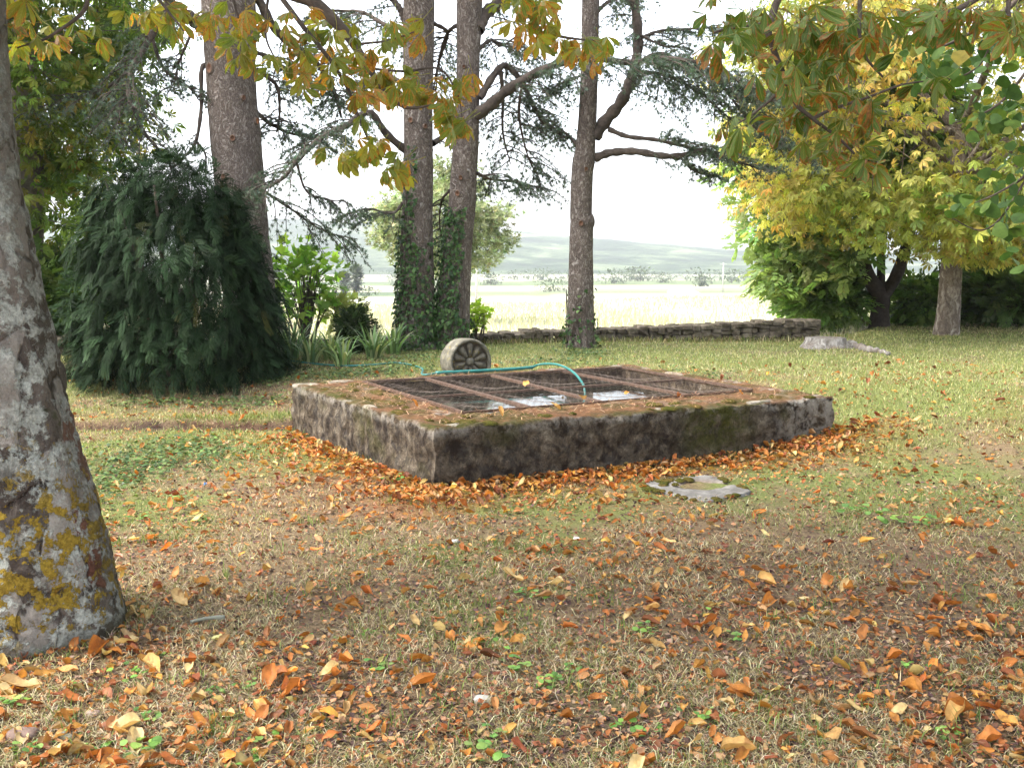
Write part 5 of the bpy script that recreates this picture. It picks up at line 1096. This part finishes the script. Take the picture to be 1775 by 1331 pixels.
m = NT('linden_leaf'); rn = m.n('ShaderNodeObjectInfo').outputs['Random']; LIND = m.leaf(m.mix(1., m.ramp(rn, [(0, (.035, .075, .018)), (.6, (.06, .115, .025)), (.92, (.10, .16, .03)), (1, (.26, .20, .04))]), m.ramp(m.noise(m.pos(), 30., 3), [(.3, .7), (.7, 1.25)]), 'MULTIPLY'), .35, .55, .15)
lme = MB().add(HEART, HF).mesh('leaf'); lme.materials.append(LIND)
Yl = 6.2
for pts, r0 in (([(1960, -160), (1850, -80), (1740, 20), (1660, 70), (1590, 95)], .03), ([(1850, -80), (1800, 80), (1750, 160), (1700, 200), (1650, 215)], .014), ([(1900, -50), (1850, 200), (1790, 290), (1740, 330), (1690, 350)], .02), ([(1790, 290), (1740, 370), (1700, 400), (1650, 380)], .008), ([(1740, 20), (1700, 110), (1640, 140), (1600, 135)], .008)):
    bough(lt, [at(a, b, Yl) for a, b in pts], r0, .003)
bough(lt, [lb_ + [0, 0, 3.4], at(2100, -260, 6.4), at(1960, -160, Yl)], .08, .03, GREYBARK, 'limb')
bs = np.array(WL[lt.name])
for (cx, cy, sx, sy, k) in ((1600, 70, 40, 30, 40), (1660, 95, 45, 35, 55), (1730, 80, 40, 40, 40), (1620, 130, 40, 22, 25), (1700, 190, 45, 30, 30), (1755, 180, 25, 40, 30), (1760, 270, 20, 40, 15), (1720, 340, 38, 35, 28), (1760, 390, 20, 40, 22), (1670, 340, 25, 25, 12)):
    for e in range(k):
        P = at(cx + rng.normal(0, sx * .7), cy + rng.normal(0, sy * .7), Yl + rng.normal(0, .45)); o = link('leaf', lme, lt); o.location = P - bs; o.rotation_euler = (rng.normal(-.9, .5), rng.normal(0, .5), U(0, 6.28)); o.scale = (.075 * U(.6, 1.25),) * 3
d = rdir(9000); P = lb_ + [0.3, .3, 5.6] + d * np.array([3., 3., 2.6]) * rng.random((9000, 1)) ** .4; P = P[P[:, 2] > 2.6 + .30 * P[:, 1]][:4000]; m_ = MB(); stamp(m_, HEART, HF, frames(rdir(len(P), -.8, .2)), P, .16 * U(.7, 1.3, len(P)), pal(DKG, len(P))); m_.build('foliage', LEAF, lt, smooth_=False, kind='stuff')
print('hanging leaves', n_l, n_r)

# ------------------------------------------------------------------ turf blades
def blades(mb, P, hgt, wid, lean, cols, seg3=True):
    n = len(P); a = U(0, 6.28, n); d = np.stack([np.cos(a), np.sin(a), 0 * a], -1); b = U(0, 6.28, n); s = np.stack([np.cos(b), np.sin(b), 0 * b], -1) * (wid / 2)[:, None]; z = np.array([0, 0, 1.])
    tipo = d * (np.sin(lean) * hgt)[:, None] + z * (np.cos(lean) * hgt)[:, None]
    if seg3:
        mid = .55 * (d * (np.sin(lean * .6) * hgt)[:, None] + z * (np.cos(lean * .6) * hgt)[:, None]); V = np.stack([P - s, P + s, P + mid - s * .8, P + mid + s * .8, P + tipo], 1); F_ = [np.array([[0, 1, 3, 2]]), np.array([[2, 3, 4]])]
    else: V = np.stack([P - s, P + s, P + tipo], 1); F_ = [np.array([[0, 1, 2]])]
    k = V.shape[1]; mb.add(V.reshape(-1, 3), [(f[None] + (np.arange(n) * k)[:, None, None]).reshape(-1, f.shape[1]) for f in F_], np.repeat(cols, k, 0))
def scatter(n, y0, y1, pw, margin=.9, slope=.56):
    u = rng.random(n); y = (y0 ** (1 - pw) + u * (y1 ** (1 - pw) - y0 ** (1 - pw))) ** (1 / (1 - pw)); x = U(-1, 1, n) * (slope * y + margin); k = (y < yw(x) - .1) & ~in_basin(x, y, .01) & (np.hypot(x - cpts[0][0], y - TY) > .40) & (np.hypot((x - sc_[0]), (y - sc_[1])) > .33) & (seg_d(x, y, *DT) > .13); return x[k], y[k]
STRAW = [(.38, .315, .18), (.46, .395, .25), (.28, .22, .12), (.22, .165, .09), (.52, .46, .31)]; GRN = [(.14, .19, .055), (.19, .235, .07), (.10, .15, .04), (.26, .28, .10)]; GRB = [(.25, .27, .10), (.33, .33, .14), (.19, .23, .075), (.42, .40, .21)]
mb = MB()
x, y = scatter(215000, 2.3, 8.2, 2.0); n = len(x); g = greenness(x, y); P = np.stack([x, y, h(x, y) - .003], -1); isg = rng.random(n) < g * .85
bare = fbm(xy0(x, y, 2.4), 3, 23); k = (rng.random(n) < smooth(.34, .56, bare) + .14); x, y, g, P, isg = x[k], y[k], g[k], P[k], isg[k]; n = len(x)
blades(mb, P, np.where(isg, U(.018, .058, n), U(.025, .085, n)), np.where(isg, .0036, .0029) * U(.7, 1.4, n), np.where(isg, U(.2, 1.35, n), U(1.0, 1.56, n)), np.where(isg[:, None], pal(GRN, n), pal(STRAW, n)))
x, y = scatter(210000, 8.0, 20., 1.2); n = len(x); g = greenness(x, y); P = np.stack([x, y, h(x, y) - .003], -1); isg = rng.random(n) < g * 1.05
blades(mb, P, np.where(isg, U(.02, .055, n), U(.02, .06, n)), .009 * U(.7, 1.4, n) * (y / 11), np.where(isg, U(.1, 1.1, n), U(.4, 1.4, n)), np.where(isg[:, None], pal(GRB, n), pal(STRAW, n)), False)
# coarser grass along the drain, the wall foot and round the trunks
def fringe(n, pts, spread, hlo, hhi, cols=GRN, w=.006):
    pts = np.array(pts); i = rng.integers(len(pts), size=n); x = pts[i, 0] + rng.normal(0, spread, n); y = pts[i, 1] + rng.normal(0, spread, n); k = ~in_basin(x, y, .0); x, y = x[k], y[k]; n = len(x); blades(mb, np.stack([x, y, h(x, y) - .005], -1), U(hlo, hhi, n), w * U(.7, 1.4, n), U(.1, 1.0, n), pal(cols, n))
t_ = np.linspace(0, 1, 60)[:, None]; fringe(420, (DT[0] + (DT[1] - DT[0]) * t_ + [0, .24])[25:], .06, .04, .11); fringe(260, DT[0] + (DT[1] - DT[0]) * t_ + [0, -.2], .06, .02, .06)
fringe(900, [(cpts[0][0] + .47 * math.cos(a), TY + .47 * math.sin(a)) for a in np.linspace(0, 6.2, 60)], .035, .02, .07, GRN + STRAW, .004)
xx = np.linspace(-3, 5.5, 200); fringe(3600, np.stack([xx, yw(xx) - .28], -1), .05, .04, .13, GRN + STRAW, .008)
ov = [bw(u, -.03, 0)[:2] for u in np.linspace(0, 3.6, 40)] + [bw(-.27 * v / 2.95, v, 0)[:2] for v in np.linspace(0, 2.9, 40)] + [bw(3.62, v, 0)[:2] for v in np.linspace(.3, 3, 40)] + [bw(u, 3.02, 0)[:2] for u in np.linspace(0, 3.5, 40)]
fringe(1500, ov, .03, .03, .10)
# tufts of greener grass in the dry foreground
for q in range(70):
    p = G(U(40, 1740), U(870, 1310)); fringe(int(U(12, 40)), [p[:2]], U(.02, .07), .03, .085, GRN[:3], .0045)
tf = mb.build('turf_grass', GRASS, kind='stuff'); tf['label'] = 'short dry and green grass covering the lawn'; tf['category'] = 'grass'
# tall dry grass of the field
mb = MB(); n = 70000; y = 14.2 * (75 / 14.2) ** U(0, 1, n); x = U(-1, 1, n) * (.6 * y + 2); k = y > yw(x) + .25; x, y = x[k], y[k]; n = len(x); blades(mb, np.stack([x, y, hf(x, y) - .01], -1), U(.10, .34, n) * (.7 + .6 * fbm(xy0(x, y, .3), 2, 3)), .012 * (y / 15), U(.05, .7, n), pal([(.48, .44, .31), (.54, .50, .37), (.40, .38, .25), (.34, .36, .2)], n), False)
fg = mb.build('field_grass', GRASS, kind='stuff'); fg['label'] = 'tall pale dry grass of the field beyond the wall'; fg['category'] = 'grass'
# low round-leaved ground cover
mb = MB(); PP = []
for (a, b, sx, sy, k) in ((300, 790, 110, 22, 1500), (200, 830, 60, 25, 500), (600, 652, 90, 8, 900), (440, 700, 60, 8, 300), (720, 625, 60, 8, 700), (1010, 615, 40, 6, 500), (300, 700, 100, 8, 500), (1150, 655, 110, 10, 500), (960, 630, 60, 6, 300), (470, 655, 30, 12, 350)):
    c0 = G(a, b); gx = np.linalg.norm(G(a + sx, b) - c0); gy = abs(G(a, b - sy)[1] - c0[1]); PP.append(np.stack([c0[0] + rng.normal(0, gx * .7, k), c0[1] + rng.normal(0, gy * .8, k)], -1))
PP = np.concatenate(PP); k = ~in_basin(PP[:, 0], PP[:, 1], .04) & (PP[:, 1] < yw(PP[:, 0]) - .2); PP = PP[k]; n = len(PP); P = np.c_[PP, h(PP[:, 0], PP[:, 1]) + U(.012, .05, n)]
stamp(mb, IVY[0], IVY[1], frames(rdir(n, -.3, .2), np.array([0, 0, 1.]) + rng.normal(0, .35, (n, 3))), P, .038 * U(.6, 1.3, n), pal([(.06, .105, .03), (.09, .14, .045), (.045, .08, .03), (.12, .17, .05)], n)); gc = mb.build('ground_ivy', IVYM, smooth_=False, kind='stuff'); gc['label'] = 'low green creeping plants in the shaded turf'; gc['category'] = 'ground cover'

# ------------------------------------------------------------------ fallen leaves
def dry_leaf(sd):
    r = np.random.default_rng(sd); V, Fq, E = leaflet(1., r.uniform(.17, .29), 7, r.uniform(-.5, .5), r.uniform(-.1, .9), r.uniform(-.3, 1.6), r.uniform(.25, .6), sd, ([0, .12, .3, .5, .7, .88, 1], [.04, .42, .82, 1., .95, .6, .06])); V[:, 1] -= .5
    V[:, 2] += r.uniform(.03, .09) * np.sin(V[:, 1] * r.uniform(6, 12) + sd) * np.cos(V[:, 0] * 9 + sd); V[:, 0] += .12 * r.uniform(-1, 1) * V[:, 1] ** 2 * 4 * .3; V[:, 2] -= np.quantile(V[:, 2], .15); return V, [Fq], E
m = NT('dry_leaf'); rn = m.n('ShaderNodeObjectInfo').outputs['Random']; at_ = m.attr(); n2 = m.noise(m.pos(), 45., 4, .7); n3 = m.noise(m.pos(), 14., 3)
c = m.mix(.65, at_, m.ramp(n2, [(.25, .5), (.75, 1.45)]), 'MULTIPLY'); c = m.mix(.7, c, m.ramp(rn, [(0, (.55, .42, .40)), (.35, (.95, .85, .8)), (.7, (1.15, 1.15, 1.1)), (1, (1.15, 1.25, 1.4))]), 'MULTIPLY'); c = m.mix(m.ramp(n3, [(.58, 0.), (.66, .6)]), c, (.16, .055, .02))
DRY = m.leaf(c, .25, .55, .2, (1.2, 1., .6)); 
DC = [(.50, .22, .05), (.54, .29, .075), (.40, .155, .04), (.52, .33, .12), (.56, .41, .19), (.24, .09, .038), (.48, .21, .05)]
tmp = [dry_leaf(q * 7 + 3) for q in range(14)]; dmesh = []
for q, (V, Fs, E) in enumerate(tmp): 
    me = MB().add(V, Fs, np.array(DC[q % 7])[None] * (1.08 - .3 * E[:, None])).mesh('fallen_leaf'); me.materials.append(DRY); dmesh.append(me)
def leaf_spots(n, y0, y1, pw):
    x, y = [], []
    while sum(map(len, x)) < n:
        a, b = scatter(20000, y0, y1, pw, .6, .53); k = rng.random(len(a)) < litter(a, b) / 1.6; x.append(a[k]); y.append(b[k])
    x, y = np.concatenate(x)[:n], np.concatenate(y)[:n]; k = ~in_basin(x, y, .03); return x[k], y[k]
x, y = leaf_spots(300, 2.45, 4.9, 1.6); extra_xy = [G(a, b)[:2] for a, b in ((1328, 1052), (1285, 1210), (170, 1135), (265, 1165), (45, 1200), (735, 1190), (825, 1123), (1700, 1100), (1660, 1250), (500, 1215))]
x = np.r_[x[:290], [q[0] for q in extra_xy]]; y = np.r_[y[:290], [q[1] for q in extra_xy]]
for i in range(len(x)):
    o = link('fallen_leaf', dmesh[rng.integers(14)]); o.location = (x[i], y[i], float(h(x[i], y[i])) + .016); o.rotation_euler = (rng.normal(0, .28), rng.normal(0, .28), U(0, 6.28)); s = .035 + .085 * rng.random() ** 2. if i < 290 else .125; o.scale = (s, s, s); tag(o, 'curled orange-brown fallen leaf lying on the foreground turf', 'leaf', 'fallen leaves in the foreground')
mb = MB(); LX, LY = leaf_spots(4600, 2.45, 12., 1.01); a, b = leaf_spots(420, 2.45, 5.5, 1.5); LX = np.r_[LX, a]; LY = np.r_[LY, b]
uu = np.where(rng.random(1900) < .95, U(-.35, 3.7, 1900), 3.7 + rng.exponential(.25, 1900)); vv = -np.abs(rng.exponential(.19, 1900)) * (.6 + .8 * fbm(np.stack([uu * 1.3, 0 * uu, 0 * uu], -1), 2, 8)) - .02; q = BAS[:2] + uu[:, None] * bu[:2] + vv[:, None] * bv[:2]; LX = np.r_[LX, q[:, 0]]; LY = np.r_[LY, q[:, 1]]
vv = U(0, 2.7, 850); uu = -.25 * vv / 2.95 - .02 - np.abs(rng.exponential(.22, 850)); q = BAS[:2] + uu[:, None] * bu[:2] + vv[:, None] * bv[:2]; LX = np.r_[LX, q[:, 0]]; LY = np.r_[LY, q[:, 1]]
k = np.hypot(LX - sc_[0], LY - sc_[1]) > .34; LX, LY = LX[k], LY[k]; n = len(LX); sel = rng.integers(14, size=n)
for q in range(14):
    j = sel == q; m_ = j.sum(); th = U(0, 6.28, m_); fw = np.stack([np.cos(th), np.sin(th), rng.normal(0, .3, m_)], -1); V, Fs, E = tmp[q]; V = V.reshape(8, 5, 3)[::1][[0, 1, 3, 4, 6, 7]][:, [0, 2, 4]].reshape(-1, 3); E2 = E.reshape(8, 5)[[0, 1, 3, 4, 6, 7]][:, [0, 2, 4]].ravel()
    zoff = .014 + .05 * rng.random(m_) * np.clip(litter(LX[j], LY[j]) - .5, 0, 1)
    stamp(mb, V, [grid_faces(6, 3)], frames(fw, np.array([0, 0, 1.]) + rng.normal(0, .25, (m_, 3))), np.stack([LX[j], LY[j], h(LX[j], LY[j]) + zoff], -1), (.022 + .06 * rng.random(m_) ** 1.7), pal(DC, m_, jit=.25) * .84, (1.08 - .3 * E2)[:, None] * np.ones((1, 3)))
ll = mb.build('leaf_litter', DRY, kind='stuff'); ll['label'] = 'carpet of small orange and brown fallen leaves round the basin'; ll['category'] = 'leaf litter'
# crumbs: bits of bark, broken leaf and straw between the blades
mb = MB(); x, y = scatter(60000, 2.3, 9.5, 2.0); n = len(x); fw = rdir(n, -.3, .4); stamp(mb, np.array([[-.5, 0, 0], [.5, .1, .1], [.3, 1, 0], [-.35, .8, .15]]), [np.array([[0, 1, 2, 3]])], frames(fw, np.array([0, 0, 1.]) + rng.normal(0, .5, (n, 3))), np.stack([x, y, h(x, y) + .008], -1), U(.005, .024, n), pal([(.07, .042, .034), (.17, .09, .055), (.34, .16, .06), (.26, .18, .12), (.05, .03, .026), (.10, .06, .05)], n)); cr = mb.build('turf_crumbs', PLAIN, smooth_=False, kind='stuff'); cr['label'] = 'bits of bark, straw and broken leaf between the grass'; cr['category'] = 'debris'
# small torn fragments of leaf that give the turf its rusty tone
mb = MB(); x, y = scatter(46000, 2.3, 12.5, 1.5); k = rng.random(len(x)) < .25 + .9 * litter(x, y); x, y = x[k], y[k]; n = len(x); stamp(mb, np.array([[-.4, 0, 0], [.45, .1, .12], [.3, .9, .05], [-.1, 1.1, .2], [-.45, .7, 0]]), [np.array([[0, 1, 2, 3, 4]])], frames(rdir(n, -.25, .3), np.array([0, 0, 1.]) + rng.normal(0, .45, (n, 3))), np.stack([x, y, h(x, y) + U(.006, .022, n)], -1), (.008 + .022 * rng.random(n) ** 2), pal([(.36, .15, .05), (.28, .11, .045), (.42, .22, .09), (.20, .08, .04), (.46, .30, .15)], n)); fr = mb.build('leaf_fragments', DRY, smooth_=False, kind='stuff'); fr['label'] = 'torn bits of brown leaf scattered through the turf'; fr['category'] = 'leaf litter'
# a few leaves caught on the wire and rim
for (u, v, z, s) in ((1.62, 1.75, .45, .11), (1.58, .7, .455, .08), (2.05, .75, .46, .07), (1.1, .28, .475, .09), (2.3, .35, .475, .08), (.2, .9, .475, .07), (2.9, .3, .475, .07), (2.6, 2.8, .475, .07), (.6, .2, .475, .08), (3.4, 1.2, .475, .07)):
    o = link('fallen_leaf', dmesh[rng.integers(14)]); o.location = bw(u, v, z + .02); o.rotation_euler = (U(-.9, .9), U(-.4, .4), U(0, 6.28)); o.scale = (s,) * 3; tag(o, 'dry fallen leaf resting on the basin rim or caught on its wire', 'leaf', 'fallen leaves on the basin')

# ------------------------------------------------------------------ weeds, pebbles, twig
ROUND = (np.vstack([[[0, 0, 0]], np.stack([.5 * np.sin(np.linspace(-2.9, 2.9, 10)), .5 + .5 * np.cos(np.linspace(-2.9, 2.9, 10)), .06 * np.cos(np.linspace(-5.8, 5.8, 10))], -1)]), [np.array([[0, q + 1, q] for q in range(1, 10)])])
WEEDM = mat_leaf('weed_leaf', .35, .45, .25, 20., .3); wm = []
for q in range(5):
    r = np.random.default_rng(q + 50); mb = MB()
    for e in range(5 + 3 * q % 7 + q):
        a = r.uniform(0, 6.28); d = np.array([math.cos(a), math.sin(a), 0]); b = d * r.uniform(.1, .9) * np.array([1, 1, 0]) + [0, 0, r.uniform(.2, .7)]; fr = frames(np.array([d + [0, 0, r.uniform(-.2, .2)]]), np.array([[r.normal(0, .3), r.normal(0, .3), 1.]])); stamp(mb, ROUND[0], ROUND[1], fr, b[None], r.uniform(.35, .6), pal([(.14, .27, .05), (.19, .33, .07), (.10, .20, .045)], 1)); V = np.array([[.015, 0, 0], [-.015, 0, 0], b]); mb.add(V, [np.array([[0, 1, 2]])], (.12, .2, .05))
    me = mb.mesh('weed_plant', smooth_=False); me.materials.append(WEEDM); wm.append(me)
for (a, b, s) in ((50, 1310, .05), (120, 1285, .045), (165, 1300, .05), (195, 1165, .045), (235, 1175, .045), (220, 1255, .05), (260, 1250, .04), (125, 1195, .035), (20, 1225, .05), (280, 1140, .03), (370, 1205, .035), (250, 1310, .06), (430, 1325, .05), (460, 1290, .045), (425, 1190, .035), (530, 1110, .03), (590, 1115, .03), (845, 1120, .04), (870, 1140, .05), (905, 1160, .055), (960, 1190, .05), (990, 1165, .04), (840, 1318, .06), (860, 1275, .04), (910, 1035, .05), (935, 1040, .035), (1195, 1255, .05), (1220, 1250, .045), (1215, 1065, .045), (1270, 1110, .04), (1090, 1268, .05), (1120, 1095, .05), (1130, 1270, .04), (1400, 1075, .03), (660, 1160, .05), (640, 1100, .03), (300, 870, .05), (240, 900, .05), (350, 905, .04), (420, 870, .045), (1540, 905, .09), (1480, 895, .09), (1610, 910, .07), (680, 835, .07), (1580, 1160, .05), (1650, 1280, .04)):
    p = G(a, b); o = link('weed_plant', wm[rng.integers(5)]); o.location = p; o.rotation_euler = (0, 0, U(0, 6.28)); o.scale = (s * 1.1,) * 3; tag(o, 'small bright green weed sprouting from the leafy turf', 'weed', 'weeds in the lawn')
for (a, b, s, c, lab) in ((835, 1215, .026, (.36, .34, .30), 'small whitish pebble near the bottom centre of the turf'), (790, 940, .022, (.34, .33, .30), 'pale pebble in the turf before the basin corner'), (160, 1240, .024, (.26, .19, .16), 'pinkish bark chip right of the bright fallen leaf, bottom left'), (40, 1280, .042, (.16, .11, .09), 'brown flat stone at the bottom left'), (115, 1283, .036, (.14, .135, .10), 'grey-green flat stone at the bottom left, beside the brown one'), (1000, 935, .018, (.45, .42, .38), 'tiny pale pebble right of the turf centre')):
    p = G(a, b); V, Fs = rock(int(a), 10, 7, .5); m_ = MB(); m_.add(V * np.array([s * 1.2, s * .9, s * .5]) + p + [0, 0, s * .25], Fs, c); o = m_.build('pebble', PLAIN); tag(o, lab, 'pebble', 'pebbles in the turf')
p = G(360, 1082); V, Fs = tube(spline([p + [-.07, -.02, .02], p + [0, .01, .026], p + [.07, .03, .022]], 10), [.007, .008, .008, .008, .008, .008, .009, .011, .012, .009], 8, True); m_ = MB(); m_.add(V, Fs, (.17, .175, .14)); tag(m_.build('twig', PLAIN), 'short lichen-grey twig lying right of the lichened trunk', 'twig')
p = G(356, 847); V, Fs, E = tmp[3]; m_ = MB(); m_.add(V * .05 + p + [0, 0, .03], Fs, (.12, .24, .42)); tag(m_.build('scrap', PLAIN), 'tiny blue scrap lying in the grass left of the basin', 'scrap')
